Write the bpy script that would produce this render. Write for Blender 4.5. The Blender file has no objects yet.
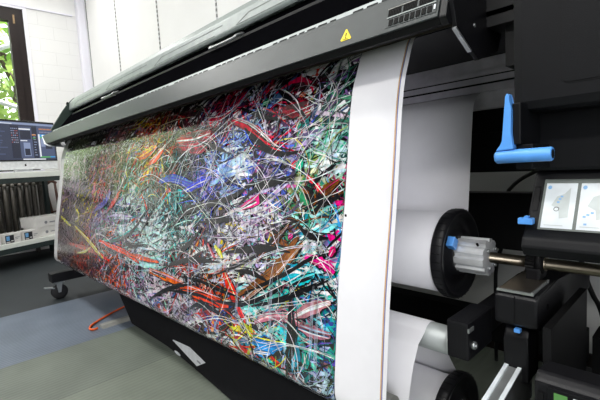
import bpy, bmesh, math, random
import numpy as np
from mathutils import Vector, Matrix
random.seed(11)
sc = bpy.context.scene
COL = sc.collection
PI = math.pi

# ------------------------------------------------------------------ materials
def lin(h):
    h = h.lstrip('#')
    v = [int(h[i:i+2], 16)/255 for i in (0, 2, 4)]
    return tuple(c/12.92 if c <= .04045 else ((c+.055)/1.055)**2.4 for c in v)

def mat(name, hexcol, rough=.5, metal=0.0, spec=.5, var=.08, scale=30.0, bump=0.0, bscale=300.0, coat=0.0):
    """principled surface whose colour and gloss vary a little with procedural noise"""
    m = bpy.data.materials.new(name); m.use_nodes = True
    nt = m.node_tree; N = nt.nodes; L = nt.links
    b = N['Principled BSDF']
    tc = N.new('ShaderNodeTexCoord')
    nz = N.new('ShaderNodeTexNoise'); nz.inputs['Scale'].default_value = scale; nz.inputs['Detail'].default_value = 3
    L.new(tc.outputs['Object'], nz.inputs['Vector'])
    cr = N.new('ShaderNodeValToRGB')
    c = lin(hexcol)
    cr.color_ramp.elements[0].color = tuple(x*(1-var) for x in c)+(1,)
    cr.color_ramp.elements[1].color = tuple(min(1, x*(1+var)) for x in c)+(1,)
    cr.color_ramp.elements[0].position = .35; cr.color_ramp.elements[1].position = .65
    L.new(nz.outputs['Fac'], cr.inputs['Fac']); L.new(cr.outputs['Color'], b.inputs['Base Color'])
    b.inputs['Roughness'].default_value = rough; b.inputs['Metallic'].default_value = metal
    b.inputs['Specular IOR Level'].default_value = spec
    b.inputs['Coat Weight'].default_value = coat
    if bump:
        n2 = N.new('ShaderNodeTexNoise'); n2.inputs['Scale'].default_value = bscale
        L.new(tc.outputs['Object'], n2.inputs['Vector'])
        bp = N.new('ShaderNodeBump'); bp.inputs['Strength'].default_value = bump; bp.inputs['Distance'].default_value = .002
        L.new(n2.outputs['Fac'], bp.inputs['Height']); L.new(bp.outputs['Normal'], b.inputs['Normal'])
    return m

def emis(name, hexcol, strength):
    m = bpy.data.materials.new(name); m.use_nodes = True
    b = m.node_tree.nodes['Principled BSDF']
    b.inputs['Base Color'].default_value = (.01, .01, .01, 1)
    b.inputs['Emission Color'].default_value = lin(hexcol)+(1,)
    b.inputs['Emission Strength'].default_value = strength
    b.inputs['Roughness'].default_value = .25
    return m

M = {}
M['blk'] = mat('black_plastic', '131316', .42, spec=.3, bump=.15, bscale=900)
M['blk2'] = mat('black_satin', '111113', .5)
M['dark'] = mat('dark_void_metal', '0a0a0c', .6, spec=.25)
M['cab'] = mat('cabinet_black', '0b0c0f', .5, spec=.22, bump=.2, bscale=1200)
M['bar'] = mat('bar_grey_green', '262e2e', .36, metal=.0, spec=.28, bump=.05, bscale=900)
M['lid'] = mat('lid_pale_grey', '8a9390', .35)
M['lidseam'] = mat('lid_seam_dark', '6a716d', .5)
M['glassdark'] = mat('dark_window', '08080a', .6, spec=0.0)
M['green'] = mat('dark_green_end', '2c3a34', .45)
M['silver'] = mat('brushed_aluminium', 'd5d8da', .32, metal=.9)
M['silver2'] = mat('pale_aluminium', 'c2c8c7', .45, metal=.35)
M['rail'] = mat('rail_grey', '9ba1a1', .45, metal=.3)
M['alu'] = mat('bright_aluminium', 'e0e2e4', .3, metal=.45)
M['brass'] = mat('spindle_steel', 'b3a894', .3, metal=1.0)
M['pewter'] = mat('pewter_plate', '8a8278', .3, metal=.9)
M['steel'] = mat('zinc_steel', 'b8bcbc', .35, metal=.8)
M['lav'] = mat('platen_grey', 'dcd8e2', .5)
M['blue'] = mat('blue_plastic', '5aa0ee', .38)
M['paper'] = mat('white_paper', 'f3f2f4', .38, var=.01)
M['paperm'] = mat('white_paper_roll', 'f1f0f4', .45, var=.01)
M['orange'] = mat('orange_rubber', 'd8581a', .5)
M['yellow'] = mat('yellow_sticker', 'f2d81a', .5)
M['ink'] = mat('black_ink', '0c0c0c', .6, spec=.12)
M['rubber'] = mat('rubber', '17171a', .6)
M['cloth'] = mat('black_cloth', '17171a', .85, bump=.3, bscale=1500, spec=.15)
M['sticker'] = mat('pale_sticker', 'd4d6da', .4)
M['grey'] = mat('mid_grey_plastic', '8c8c86', .5)
M['label'] = mat('label_white', 'dfe6ea', .35)
M['labelg'] = mat('label_grey', 'c3cbca', .4)
M['labelb'] = mat('label_blue', '86b6e2', .4)
M['stripo'] = mat('strip_orange', 'c9a070', .5)
M['stripb'] = mat('strip_blue', '7078a8', .5)
M['wallw'] = mat('white_paint', 'ececea', .7, var=.015, scale=3)
M['trimw'] = mat('trim_white', 'e6e5ee', .5, var=.01)
M['wood'] = mat('window_wood', '1e1513', .45, spec=.3)
M['desk'] = mat('bench_white', 'e4e8e0', .4, var=.02)
M['deskd'] = mat('bench_dark', '23302f', .5)
M['rad'] = mat('radiator_grey', '4a463f', .5)
M['radl'] = mat('radiator_light', '86827a', .5)
M['box'] = mat('white_carton', 'dcdad6', .6, var=.02)
M['boxg'] = mat('carton_print', '8a8c90', .6)
M['photo'] = mat('carton_dark', '232328', .4)
M['photob'] = mat('carton_blue', '6ea8d8', .4)
M['imac'] = mat('monitor_silver', 'e4e6e8', .4, metal=.2)
M['bez'] = mat('bezel_black', '0d0d10', .2)
M['brown'] = mat('brown_wood', '4a2a1c', .5)
M['redbrown'] = mat('red_brown_box', '6a3018', .6)
M['gold'] = mat('brass_hinge', '8a7458', .35, metal=.8)
M['bark'] = mat('bark', '4a3c30', .9)
M['pipe'] = mat('galvanised', 'c4c8cc', .5)
M['soil'] = mat('outdoor_ground', '5c6440', .9, scale=4, var=.3)
M['screen'] = emis('screen_navy', '343b52', .9)
UI = {k: emis('ui_'+k, h, s) for k, h, s in (('panel', '4a5574', .9), ('lite', '8896b8', .9), ('white', 'e8ecf4', .9), ('green', '58c050', .9), ('blue', '3a9ae0', .9), ('orange', 'd8904a', .9), ('dark', '20263a', .9), ('grey', '9a9ab0', .8), ('red', 'a85a60', .8))}
M['lcd'] = emis('small_display', '6ab05a', .55)
M['lcdw'] = emis('small_display_white', 'dfe8ea', .8)

def leaf_mat(name, a, b_):
    m = bpy.data.materials.new(name); m.use_nodes = True
    nt = m.node_tree; N = nt.nodes; L = nt.links
    b = N['Principled BSDF']
    oi = N.new('ShaderNodeNewGeometry')
    cr = N.new('ShaderNodeValToRGB')
    cr.color_ramp.elements[0].color = lin(a)+(1,); cr.color_ramp.elements[1].color = lin(b_)+(1,)
    L.new(oi.outputs['Random Per Island'], cr.inputs['Fac']); L.new(cr.outputs['Color'], b.inputs['Base Color'])
    b.inputs['Roughness'].default_value = .5
    tr = N.new('ShaderNodeBsdfTranslucent'); L.new(cr.outputs['Color'], tr.inputs['Color'])
    mx = N.new('ShaderNodeMixShader'); mx.inputs['Fac'].default_value = .45
    L.new(b.outputs['BSDF'], mx.inputs[1]); L.new(tr.outputs['BSDF'], mx.inputs[2])
    L.new(mx.outputs['Shader'], N['Material Output'].inputs['Surface'])
    return m
M['leaf'] = leaf_mat('leaf_green', '5f8a2e', 'b8d070')
M['leaf2'] = leaf_mat('leaf_dark', '55703c', 'a3b878')

def glass_mat():
    m = bpy.data.materials.new('window_glass'); m.use_nodes = True
    nt = m.node_tree; N = nt.nodes; L = nt.links
    N.remove(N['Principled BSDF'])
    t = N.new('ShaderNodeBsdfTransparent'); g = N.new('ShaderNodeBsdfGlossy'); g.inputs['Roughness'].default_value = .02
    f = N.new('ShaderNodeFresnel'); f.inputs['IOR'].default_value = 1.45
    mx = N.new('ShaderNodeMixShader')
    L.new(f.outputs['Fac'], mx.inputs['Fac']); L.new(t.outputs['BSDF'], mx.inputs[1]); L.new(g.outputs['BSDF'], mx.inputs[2])
    L.new(mx.outputs['Shader'], N['Material Output'].inputs['Surface'])
    return m
M['glass'] = glass_mat()

def attr_mat():
    m = bpy.data.materials.new('printed_ink'); m.use_nodes = True
    nt = m.node_tree; N = nt.nodes; L = nt.links
    b = N['Principled BSDF']
    a = N.new('ShaderNodeAttribute'); a.attribute_name = 'Ink'
    tc = N.new('ShaderNodeTexCoord')
    nz = N.new('ShaderNodeTexNoise'); nz.inputs['Scale'].default_value = 55; nz.inputs['Detail'].default_value = 5
    mp = N.new('ShaderNodeMapping'); mp.inputs['Scale'].default_value = (1, .2, .7); mp.inputs['Rotation'].default_value = (0, .6, 0)
    L.new(tc.outputs['Object'], mp.inputs['Vector']); L.new(mp.outputs['Vector'], nz.inputs['Vector'])
    mr = N.new('ShaderNodeMapRange'); mr.inputs['From Min'].default_value = .3; mr.inputs['From Max'].default_value = .7
    mr.inputs['To Min'].default_value = .42; mr.inputs['To Max'].default_value = 1.22
    L.new(nz.outputs['Fac'], mr.inputs['Value'])
    mu = N.new('ShaderNodeMix'); mu.data_type = 'RGBA'; mu.blend_type = 'MULTIPLY'; mu.inputs['Factor'].default_value = 1
    L.new(a.outputs['Color'], mu.inputs['A']); L.new(mr.outputs['Result'], mu.inputs['B'])
    L.new(mu.outputs['Result'], b.inputs['Base Color'])
    b.inputs['Roughness'].default_value = .19
    b.inputs['Specular IOR Level'].default_value = .5
    b.inputs['Coat Weight'].default_value = 1.0; b.inputs['Coat Roughness'].default_value = .13; b.inputs['Coat IOR'].default_value = 1.75
    return m
M['inkprint'] = attr_mat()

def brick_mat():
    m = bpy.data.materials.new('painted_brick'); m.use_nodes = True
    nt = m.node_tree; N = nt.nodes; L = nt.links
    b = N['Principled BSDF']
    tc = N.new('ShaderNodeTexCoord'); sp = N.new('ShaderNodeSeparateXYZ'); cb = N.new('ShaderNodeCombineXYZ')
    L.new(tc.outputs['Object'], sp.inputs[0])
    ad = N.new('ShaderNodeMath'); ad.operation = 'SUBTRACT'; ad.inputs[1].default_value = .105
    L.new(sp.outputs['Z'], ad.inputs[0]); L.new(sp.outputs['Y'], cb.inputs[0]); L.new(ad.outputs[0], cb.inputs[1])
    br = N.new('ShaderNodeTexBrick'); br.inputs['Scale'].default_value = 1
    br.inputs['Brick Width'].default_value = .31; br.inputs['Row Height'].default_value = .15
    br.inputs['Mortar Size'].default_value = .005; br.inputs['Mortar Smooth'].default_value = .3
    br.inputs['Color1'].default_value = lin('e2e2e0')+(1,); br.inputs['Color2'].default_value = lin('e0e0de')+(1,); br.inputs['Mortar'].default_value = lin('dadad8')+(1,)
    L.new(cb.outputs[0], br.inputs['Vector']); L.new(br.outputs['Color'], b.inputs['Base Color'])
    nz = N.new('ShaderNodeTexNoise'); nz.inputs['Scale'].default_value = 60; L.new(tc.outputs['Object'], nz.inputs['Vector'])
    mx = N.new('ShaderNodeMath'); mx.operation = 'MULTIPLY_ADD'; mx.inputs[1].default_value = -1.0
    L.new(br.outputs['Fac'], mx.inputs[0])
    ml = N.new('ShaderNodeMath'); ml.operation = 'MULTIPLY'; ml.inputs[1].default_value = .35
    L.new(nz.outputs['Fac'], ml.inputs[0]); L.new(ml.outputs[0], mx.inputs[2])
    bp = N.new('ShaderNodeBump'); bp.inputs['Strength'].default_value = .25; bp.inputs['Distance'].default_value = .003
    L.new(mx.outputs[0], bp.inputs['Height']); L.new(bp.outputs['Normal'], b.inputs['Normal'])
    b.inputs['Roughness'].default_value = .65
    return m
M['frontw'] = mat('front_wall_grey', '58595c', .8, var=.05, scale=2)
M['brick'] = brick_mat()

def floor_mat():
    """rubber floor tiles: dark ribbed squares, a bluish ribbed mat and grey-green mats, split along X and Y"""
    m = bpy.data.materials.new('rubber_floor_tiles'); m.use_nodes = True
    nt = m.node_tree; N = nt.nodes; L = nt.links
    b = N['Principled BSDF']
    tc = N.new('ShaderNodeTexCoord'); sp = N.new('ShaderNodeSeparateXYZ'); L.new(tc.outputs['Object'], sp.inputs[0])
    def step(out, edge):
        n = N.new('ShaderNodeMath'); n.operation = 'GREATER_THAN'; n.inputs[1].default_value = edge; L.new(out, n.inputs[0]); return n.outputs[0]
    def mixc(f, a, c):
        n = N.new('ShaderNodeMix'); n.data_type = 'RGBA'; L.new(f, n.inputs['Factor'])
        if isinstance(a, str): n.inputs['A'].default_value = lin(a)+(1,)
        else: L.new(a, n.inputs['A'])
        if isinstance(c, str): n.inputs['B'].default_value = lin(c)+(1,)
        else: L.new(c, n.inputs['B'])
        return n.outputs['Result']
    X, Y = sp.outputs['X'], sp.outputs['Y']
    c = mixc(step(X, -3.08), '22282b', '626c79')
    c = mixc(step(X, -2.235), c, '646b62')
    c = mixc(step(X, -1.735), c, '6c7368')
    nz = N.new('ShaderNodeTexNoise'); nz.inputs['Scale'].default_value = 5; nz.inputs['Detail'].default_value = 6; L.new(tc.outputs['Object'], nz.inputs['Vector'])
    mr = N.new('ShaderNodeMapRange'); mr.inputs['From Min'].default_value = .3; mr.inputs['From Max'].default_value = .7; mr.inputs['To Min'].default_value = .85; mr.inputs['To Max'].default_value = 1.12
    L.new(nz.outputs['Fac'], mr.inputs['Value'])
    mu = N.new('ShaderNodeMix'); mu.data_type = 'RGBA'; mu.blend_type = 'MULTIPLY'; mu.inputs['Factor'].default_value = 1
    L.new(c, mu.inputs['A']); L.new(mr.outputs['Result'], mu.inputs['B'])
    # seams
    def seam(out, pos, w):
        d = N.new('ShaderNodeMath'); d.operation = 'SUBTRACT'; d.inputs[1].default_value = pos; L.new(out, d.inputs[0])
        a = N.new('ShaderNodeMath'); a.operation = 'ABSOLUTE'; L.new(d.outputs[0], a.inputs[0])
        l = N.new('ShaderNodeMath'); l.operation = 'LESS_THAN'; l.inputs[1].default_value = w; L.new(a.outputs[0], l.inputs[0]); return l.outputs[0]
    col = mu.outputs['Result']
    for pos in (-2.235, -1.735): col = mixc(seam(X, pos, .002), col, '50574f')
    L.new(col, b.inputs['Base Color'])
    # ribs
    wv = N.new('ShaderNodeTexWave'); wv.inputs['Scale'].default_value = 14; wv.bands_direction = 'X'
    L.new(tc.outputs['Object'], wv.inputs['Vector'])
    bp = N.new('ShaderNodeBump'); bp.inputs['Strength'].default_value = .35; bp.inputs['Distance'].default_value = .003
    L.new(wv.outputs['Fac'], bp.inputs['Height']); L.new(bp.outputs['Normal'], b.inputs['Normal'])
    rg = N.new('ShaderNodeMath'); rg.operation = 'MULTIPLY'; rg.inputs[1].default_value = .2
    m1 = N.new('ShaderNodeMath'); m1.operation = 'SUBTRACT'; L.new(step(X, -3.08), m1.inputs[0]); L.new(step(X, -2.235), m1.inputs[1])
    L.new(m1.outputs[0], rg.inputs[0])
    r2 = N.new('ShaderNodeMath'); r2.operation = 'SUBTRACT'; r2.inputs[0].default_value = .6; L.new(rg.outputs[0], r2.inputs[1])
    L.new(r2.outputs[0], b.inputs['Roughness'])
    return m
M['floor'] = floor_mat()

def standard_mat():
    """perforated metal shelf standard: pale strip with a row of dark slots"""
    m = bpy.data.materials.new('perforated_strip'); m.use_nodes = True
    nt = m.node_tree; N = nt.nodes; L = nt.links; b = N['Principled BSDF']
    tc = N.new('ShaderNodeTexCoord'); sp = N.new('ShaderNodeSeparateXYZ'); L.new(tc.outputs['Object'], sp.inputs[0])
    mo = N.new('ShaderNodeMath'); mo.operation = 'PINGPONG'; mo.inputs[1].default_value = .02; L.new(sp.outputs['Z'], mo.inputs[0])
    gt = N.new('ShaderNodeMath'); gt.operation = 'GREATER_THAN'; gt.inputs[1].default_value = .009; L.new(mo.outputs[0], gt.inputs[0])
    mx = N.new('ShaderNodeMix'); mx.data_type = 'RGBA'; mx.inputs['A'].default_value = lin('bcbcbc')+(1,); mx.inputs['B'].default_value = lin('707070')+(1,)
    L.new(gt.outputs[0], mx.inputs['Factor']); L.new(mx.outputs['Result'], b.inputs['Base Color'])
    return m
M['standard'] = standard_mat()

# ------------------------------------------------------------------ mesh builder
class MB:
    def __init__(s): s.bm = bmesh.new(); s.mats = []; s.cur = 0
    def m(s, name):
        mm = M[name] if isinstance(name, str) else name
        if mm not in s.mats: s.mats.append(mm)
        s.cur = s.mats.index(mm); return s
    def _faces(s, fs):
        for f in fs: f.material_index = s.cur
    def pts(s, vs, faces):
        v = [s.bm.verts.new(p) for p in vs]
        s._faces([s.bm.faces.new([v[i] for i in f]) for f in faces]); return v
    def box(s, x0, x1, y0, y1, z0, z1, T=None, bevel=0):
        vs = [(x, y, z) for x in (x0, x1) for y in (y0, y1) for z in (z0, z1)]
        if T: vs = [T(*p) for p in vs]
        fs = [(0, 1, 3, 2), (4, 6, 7, 5), (0, 4, 5, 1), (2, 3, 7, 6), (0, 2, 6, 4), (1, 5, 7, 3)]
        v = s.pts(vs, fs)
        if bevel:
            es = list({e for vv in v for e in vv.link_edges})
            r = bmesh.ops.bevel(s.bm, geom=es, offset=bevel, segments=2, affect='EDGES', profile=.6)
            s._faces(r['faces'])
        return s
    def prism(s, poly, a0, a1, axis='X', T=None, bevel=0):
        """polygon in the two other axes, pushed along the named axis"""
        def P(u, v, a): return {'X': (a, u, v), 'Y': (u, a, v), 'Z': (u, v, a)}[axis]
        n = len(poly)
        vs = [P(u, v, a0) for u, v in poly]+[P(u, v, a1) for u, v in poly]
        if T: vs = [T(*p) for p in vs]
        fs = [tuple(range(n)), tuple(range(2*n-1, n-1, -1))]+[(i, n+i, n+(i+1) % n, (i+1) % n) for i in range(n)]
        v = s.pts(vs, fs)
        if bevel:
            es = list({e for vv in v for e in vv.link_edges})
            r = bmesh.ops.bevel(s.bm, geom=es, offset=bevel, segments=2, affect='EDGES', profile=.6)
            s._faces(r['faces'])
        return s
    def tube(s, path, r, n=12, closed=False, caps=True):
        P = [Vector(p) for p in path]; k = len(P); rings = []
        rr = r if isinstance(r, (list, tuple)) else [r]*k
        up = None
        for i, p in enumerate(P):
            t = ((P[(i+1) % k]-P[i-1]) if closed else (P[min(i+1, k-1)]-P[max(i-1, 0)])).normalized()
            if up is None:
                up = Vector((0, 0, 1)) if abs(t.z) < .9 else Vector((1, 0, 0))
            a = (up-t*up.dot(t)).normalized(); b = t.cross(a); up = a
            rings.append([s.bm.verts.new(p+(a*math.cos(2*PI*j/n)+b*math.sin(2*PI*j/n))*rr[i]) for j in range(n)])
        fs = []
        for i in range(k if closed else k-1):
            A, B = rings[i], rings[(i+1) % k]
            for j in range(n): fs.append(s.bm.faces.new((A[j], A[(j+1) % n], B[(j+1) % n], B[j])))
        if caps and not closed:
            fs.append(s.bm.faces.new(rings[0][::-1])); fs.append(s.bm.faces.new(rings[-1]))
        s._faces(fs)
        for f in fs: f.smooth = len(f.verts) == 4
        return s
    def lathe(s, prof, cy, cz, n=48, axis='X', cx=0.0, caps=True):
        """profile (a, r) turned about a line along X through (cy, cz)"""
        rings = []
        for a, r in prof:
            rings.append([s.bm.verts.new((a, cy+r*math.cos(2*PI*j/n), cz+r*math.sin(2*PI*j/n))) for j in range(n)])
        fs = []
        for A, B in zip(rings, rings[1:]):
            for j in range(n): fs.append(s.bm.faces.new((A[j], A[(j+1) % n], B[(j+1) % n], B[j])))
        for f in fs: f.smooth = True
        if caps:
            fs.append(s.bm.faces.new(rings[0][::-1])); fs.append(s.bm.faces.new(rings[-1]))
        s._faces(fs); return s
    def ball(s, c, r, seg=12, scale=(1, 1, 1)):
        rr = bmesh.ops.create_uvsphere(s.bm, u_segments=seg, v_segments=max(6, seg//2), radius=r)
        for v in rr['verts']: v.co = Vector((v.co.x*scale[0]+c[0], v.co.y*scale[1]+c[1], v.co.z*scale[2]+c[2]))
        fs = {f for v in rr['verts'] for f in v.link_faces}
        s._faces(fs)
        for f in fs: f.smooth = True
        return s
    def strip(s, path, x0, x1, nx=1, off=None, smooth=True):
        """sheet: path in (y, z) swept between x0 and x1"""
        rows = []
        for i, (y, z) in enumerate(path):
            row = []
            for j in range(nx+1):
                x = x0+(x1-x0)*j/nx
                row.append(s.bm.verts.new((x, y+(off(x, y, z) if off else 0), z)))
            rows.append(row)
        fs = []
        for A, B in zip(rows, rows[1:]):
            for j in range(nx): fs.append(s.bm.faces.new((A[j], A[j+1], B[j+1], B[j])))
        s._faces(fs)
        for f in fs: f.smooth = smooth
        return s
    def build(s, name, parent=None, solid=0, fix=True):
        if fix: bmesh.ops.recalc_face_normals(s.bm, faces=s.bm.faces[:])
        me = bpy.data.meshes.new(name)
        base = Vector((0, 0, 0))
        q = parent
        while q is not None: base = base+q.location; q = q.parent
        bmesh.ops.translate(s.bm, verts=s.bm.verts[:], vec=-base)
        s.bm.to_mesh(me); s.bm.free()
        for mm in s.mats: me.materials.append(mm)
        o = bpy.data.objects.new(name, me); COL.objects.link(o)
        if parent is not None: o.parent = parent
        if solid:
            md = o.modifiers.new('thickness', 'SOLIDIFY'); md.thickness = solid; md.offset = 0
        return o

def MBm(name): return MB().m(name)
def tag(o, label, cat, group=None):
    o['label'] = label; o['category'] = cat
    if group: o['group'] = group
    return o
def thing(name, loc, label, cat, group=None):
    o = bpy.data.objects.new(name, None); COL.objects.link(o); o.location = loc; o.empty_display_size = .1
    return tag(o, label, cat, group)
def struct(o): o['kind'] = 'structure'; return o
def lab(o, t): o['label'] = t; return o
def arc(cy, cz, r, a0, a1, n=10): return [(cy+r*math.cos(a0+(a1-a0)*i/n), cz+r*math.sin(a0+(a1-a0)*i/n)) for i in range(n+1)]
def cat_rom(p, n=5):
    out = []
    P = [p[0]]+list(p)+[p[-1]]
    for i in range(1, len(P)-2):
        for k in range(n):
            t = k/n
            out.append(tuple(.5*(2*P[i][d]+(P[i+1][d]-P[i-1][d])*t+(2*P[i-1][d]-5*P[i][d]+4*P[i+1][d]-P[i+2][d])*t*t+(3*P[i][d]-P[i-1][d]-3*P[i+1][d]+P[i+2][d])*t**3) for d in range(len(P[0]))))
    out.append(tuple(p[-1])); return out

# ------------------------------------------------------------------ the room
XW, YW, ZC = -5.6, 1.75, 3.3
struct(MBm('floor').box(-5.8, 2.6, -4.0, 1.95, -.1, 0).build('floor'))
struct(MBm('wallw').box(-5.8, 2.6, -4.0, 1.95, ZC, ZC+.12).build('ceiling'))
struct(MBm('wallw').box(-5.6, 2.6, YW, YW+.2, 0, ZC).build('wall_back'))
WY0, WY1, WZ0, WZ1 = -1.35, 1.10, .95, 2.80
struct(MBm('frontw').box(-5.8, 2.6, -4.2, -4.0, 0, ZC).build('wall_front'))
struct(MBm('frontw').box(2.6, 2.8, -4.2, 1.95, 0, ZC).build('wall_right'))
w = MBm('brick')
w.box(XW-.2, XW, -4.0, WY0, 0, ZC); w.box(XW-.2, XW, WY1, YW+.2, 0, WZ1+.04); w.box(XW-.2, XW, WY0, WY1, 0, WZ0)
w.m('wallw').box(XW-.2, XW, WY0, YW+.2, WZ1+.04, ZC)
w.box(XW-.2, XW, WY0, WY1, WZ1, WZ1+.04)
struct(w.build('wall_left'))
struct(MBm('trimw').box(XW, XW+.02, WY0-.05, YW-.13, 2.825, 2.842).build('trim_1'))               # ledge over the brick
struct(MBm('trimw').box(XW+.0, XW+.1, YW-.09, YW, 0, ZC, bevel=.012).build('trim_2'))              # corner post
struct(MBm('trimw').box(XW, XW+.012, WY1, WY1+.035, WZ0, WZ1+.03).box(XW, XW+.012, WY0, WY1, WZ1, WZ1+.03).build('trim_3'))  # plaster reveal
for i, x in enumerate((-5.46, -4.54, -3.565, -2.61, -1.65, -.7, .26)):
    struct(MBm('lidseam' if i == 0 else 'standard').box(x-.008, x+.008, YW-.005, YW, 0 if x < -3 else 1.5, ZC).build('trim_%d' % (i+4)))
struct(MBm('wood').box(-5.5, 2.6, YW-.015, YW, 0, .08).build('baseboard_back'))

win = bpy.data.objects.new('window_1', None); COL.objects.link(win); win.location = (XW, 0, WZ0); struct(win)
f = MBm('wood')
fx0, fx1 = XW-.09, XW-.01
f.box(fx0, fx1, WY0, WY1, WZ1-.07, WZ1); f.box(fx0, fx1, WY0, WY1, WZ0, WZ0+.04)
f.box(fx0, fx1, WY1-.075, WY1, WZ0+.04, WZ1-.07); f.box(fx0, fx1, WY0, WY0+.075, WZ0+.04, WZ1-.07)
f.box(fx0, fx1, -.25, -.16, WZ0+.04, WZ1-.07)
f.build('window_frame', win)
for a, b in ((-.16, WY1-.075), (WY0+.075, -.25)):
    sx0, sx1 = XW-.075, XW+.012
    q = MBm('wood')
    q.box(sx0, sx1, a, b, WZ1-.15, WZ1-.07); q.box(sx0, sx1, a, b, WZ0+.04, WZ0+.09)
    q.box(sx0, sx1, a, a+.072, WZ0+.09, WZ1-.15); q.box(sx0, sx1, b-.072, b, WZ0+.09, WZ1-.15)
    sash = q.build('sash', win)
    MBm('glass').box(XW-.04, XW-.034, a+.07, b-.07, WZ0+.085, WZ1-.145).build('glass_pane', sash)
    if b > 0: MBm('gold').box(XW+.012, XW+.022, b-.03, b-.012, 2.62, 2.72, bevel=.003).build('hinge', sash)
MBm('trimw').box(XW-.02, XW+.12, WY0-.04, WY1+.02, WZ0-.035, WZ0).build('window_sill', win)

# ------------------------------------------------------------------ outside the window
struct(MBm('soil').box(-16, -5.9, -9, 7, -.5, -.4).build('outdoor_ground'))
def tree(name, x, y, h, rad, n, leafm, label):
    t = thing(name, (x, y, -.4), label, 'tree')
    tr = MBm('bark').tube([(x, y, -.4), (x+.06, y+.05, h*.35), (x-.05, y, h*.6), (x, y+.04, h*.9)], [.14, .11, .08, .03], 10)
    for k in range(9):
        a = k*2.4; z = h*(.3+.06*k)
        tr.tube([(x, y, z), (x+math.cos(a)*rad*.45, y+math.sin(a)*rad*.45, z+.35), (x+math.cos(a)*rad*.85, y+math.sin(a)*rad*.85, z+.55)], [.05, .03, .012], 6)
    tr.build('trunk', t)
    lf = MBm(leafm)
    rnd = random.Random(int(abs(x*31+y*17)))
    for _ in range(n):
        while True:
            p = Vector((rnd.uniform(-1, 1), rnd.uniform(-1, 1), rnd.uniform(-1, 1)))
            if .25 < p.length < 1: break
        c = Vector((x+p.x*rad, y+p.y*rad, h*.55+p.z*h*.55))
        s = rnd.uniform(.05, .11)
        d = Vector((rnd.gauss(0, 1), rnd.gauss(0, 1), rnd.gauss(0, 1)-.4)).normalized()
        e = d.cross(Vector((rnd.gauss(0, 1), rnd.gauss(0, 1), rnd.gauss(0, 1)))).normalized()
        lf.pts([c-d*s, c+e*s*.45, c+d*s, c-e*s*.45], [(0, 1, 2, 3)])
    fo = lf.build('foliage', t, fix=False); fo['kind'] = 'stuff'
tree('leafy_tree', -7.4, 1.3, 3.6, .95, 2400, 'leaf', 'pale green leafy tree seen through the dark framed window, beside its right jamb')
tree('leafy_tree', -8.4, -1.35, 4.0, 1.35, 3200, 'leaf', 'broad pale green tree left of the one by the window jamb')
tree('dark_bush', -6.75, .2, 1.2, .42, 900, 'leaf2', 'low darker green bush under the pale tree outside the window')
tag(MBm('pipe').tube([(-6.5, .55, 2.32), (-6.5, 1.5, 2.86)], .03, 10).build('metal_pole'), 'pale metal pole sloping across the upper part of the window view', 'pole')
tag(MBm('pipe').tube([(-6.3, .3, 2.02), (-6.3, 1.6, 1.62)], .03, 10).build('metal_rail'), 'pale metal rail sloping down across the window view above the monitor', 'rail')

# ------------------------------------------------------------------ workbench with the monitor (turned about 24 degrees)
P0 = Vector((-4.70, .73, 0)); E_ = Vector((-.41, .912, 0)).normalized(); N_ = Vector((.912, .41, 0)).normalized()
def B(s, d, z):
    p = P0+E_*s-N_*d; return (p.x, p.y, z)
tb = thing('workbench', B(0, .25, 0), 'white topped workbench with a low shelf below the window wall, left end of the room', 'workbench')
MBm('desk').box(-1.3, .62, 0, .52, .868, .925, T=B, bevel=.006).build('worktop', tb)
MBm('deskd').box(-1.28, .60, .012, .5, .822, .868, T=B).build('apron_rail', tb)
MBm('desk').box(-1.3, .62, 0, .5, .205, .25, T=B, bevel=.004).build('lower_shelf', tb)
MBm('deskd').box(-1.3, .62, .004, .49, .155, .205, T=B).build('shelf_rail', tb)
for s in (-1.28, .575):
    for d in (.03, .45):
        MBm('deskd').box(s, s+.04, d, d+.04, 0, .155, T=B).box(s, s+.04, d, d+.04, .25, .822, T=B).build('leg', tb)

mo = thing('computer_monitor', B(.03, .18, .925), 'wide silver monitor showing a dark editing program, on the white workbench', 'monitor')
ms0, ms1 = -.20, .50
MBm('imac').prism([(.10, .955), (.10, 1.44), (.112, 1.445), (.15, 1.40), (.165, 1.2), (.15, 1.0), (.112, .95)], ms0, ms1, 'X', T=lambda a, u, v: B(a, u, v)).build('housing', mo)
MBm('bez').box(ms0, ms1, .094, .102, 1.035, 1.442, T=B).build('bezel', mo)
scr = MBm('screen').box(ms0+.012, ms1-.012, .091, .095, 1.048, 1.425, T=B).build('screen', mo)
ui = MB()
sx0 = ms0+.012; SW = ms1-ms0-.024
def U(m, u0, u1, v0, v1, k=1): ui.m(UI[m]).box(sx0+SW*u0, sx0+SW*u1, .0905-.0004*k, .0908-.0004*k, 1.048+.377*v0, 1.048+.377*v1, T=B)
U('lite', 0, 1, .93, .985); U('white', .0, .36, .94, .955, 2)
U('dark', .33, .45, .05, .9); U('panel', .45, .64, .05, .88); U('dark', .64, .72, .05, .88); U('panel', .72, .98, .05, .93)
U('white', .45, .62, .80, .835, 2); U('white', .46, .56, .50, .525, 2); U('dark', .46, .62, .55, .78, 2); U('lite', .50, .60, .10, .46, 2); U('dark', .51, .59, .12, .3, 3)
U('white', .735, .76, .08, .70, 2); U('blue', .76, .88, .63, .70, 2); U('green', .76, .84, .60, .63, 2); U('lite', .77, .84, .36, .6, 2); U('dark', .84, .95, .3, .58, 2)
U('green', .745, .9, .06, .085, 3); U('blue', .9, .98, .06, .09, 3); U('white', .47, .82, -.0, .03, 3)
rnd = random.Random(4)
for k in range(9): U('orange', .76+.022*k, .772+.022*k, .82, .86, 3)
for k in range(8): U('grey', .76+.024*k, .774+.024*k, .74, .77, 3)
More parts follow.
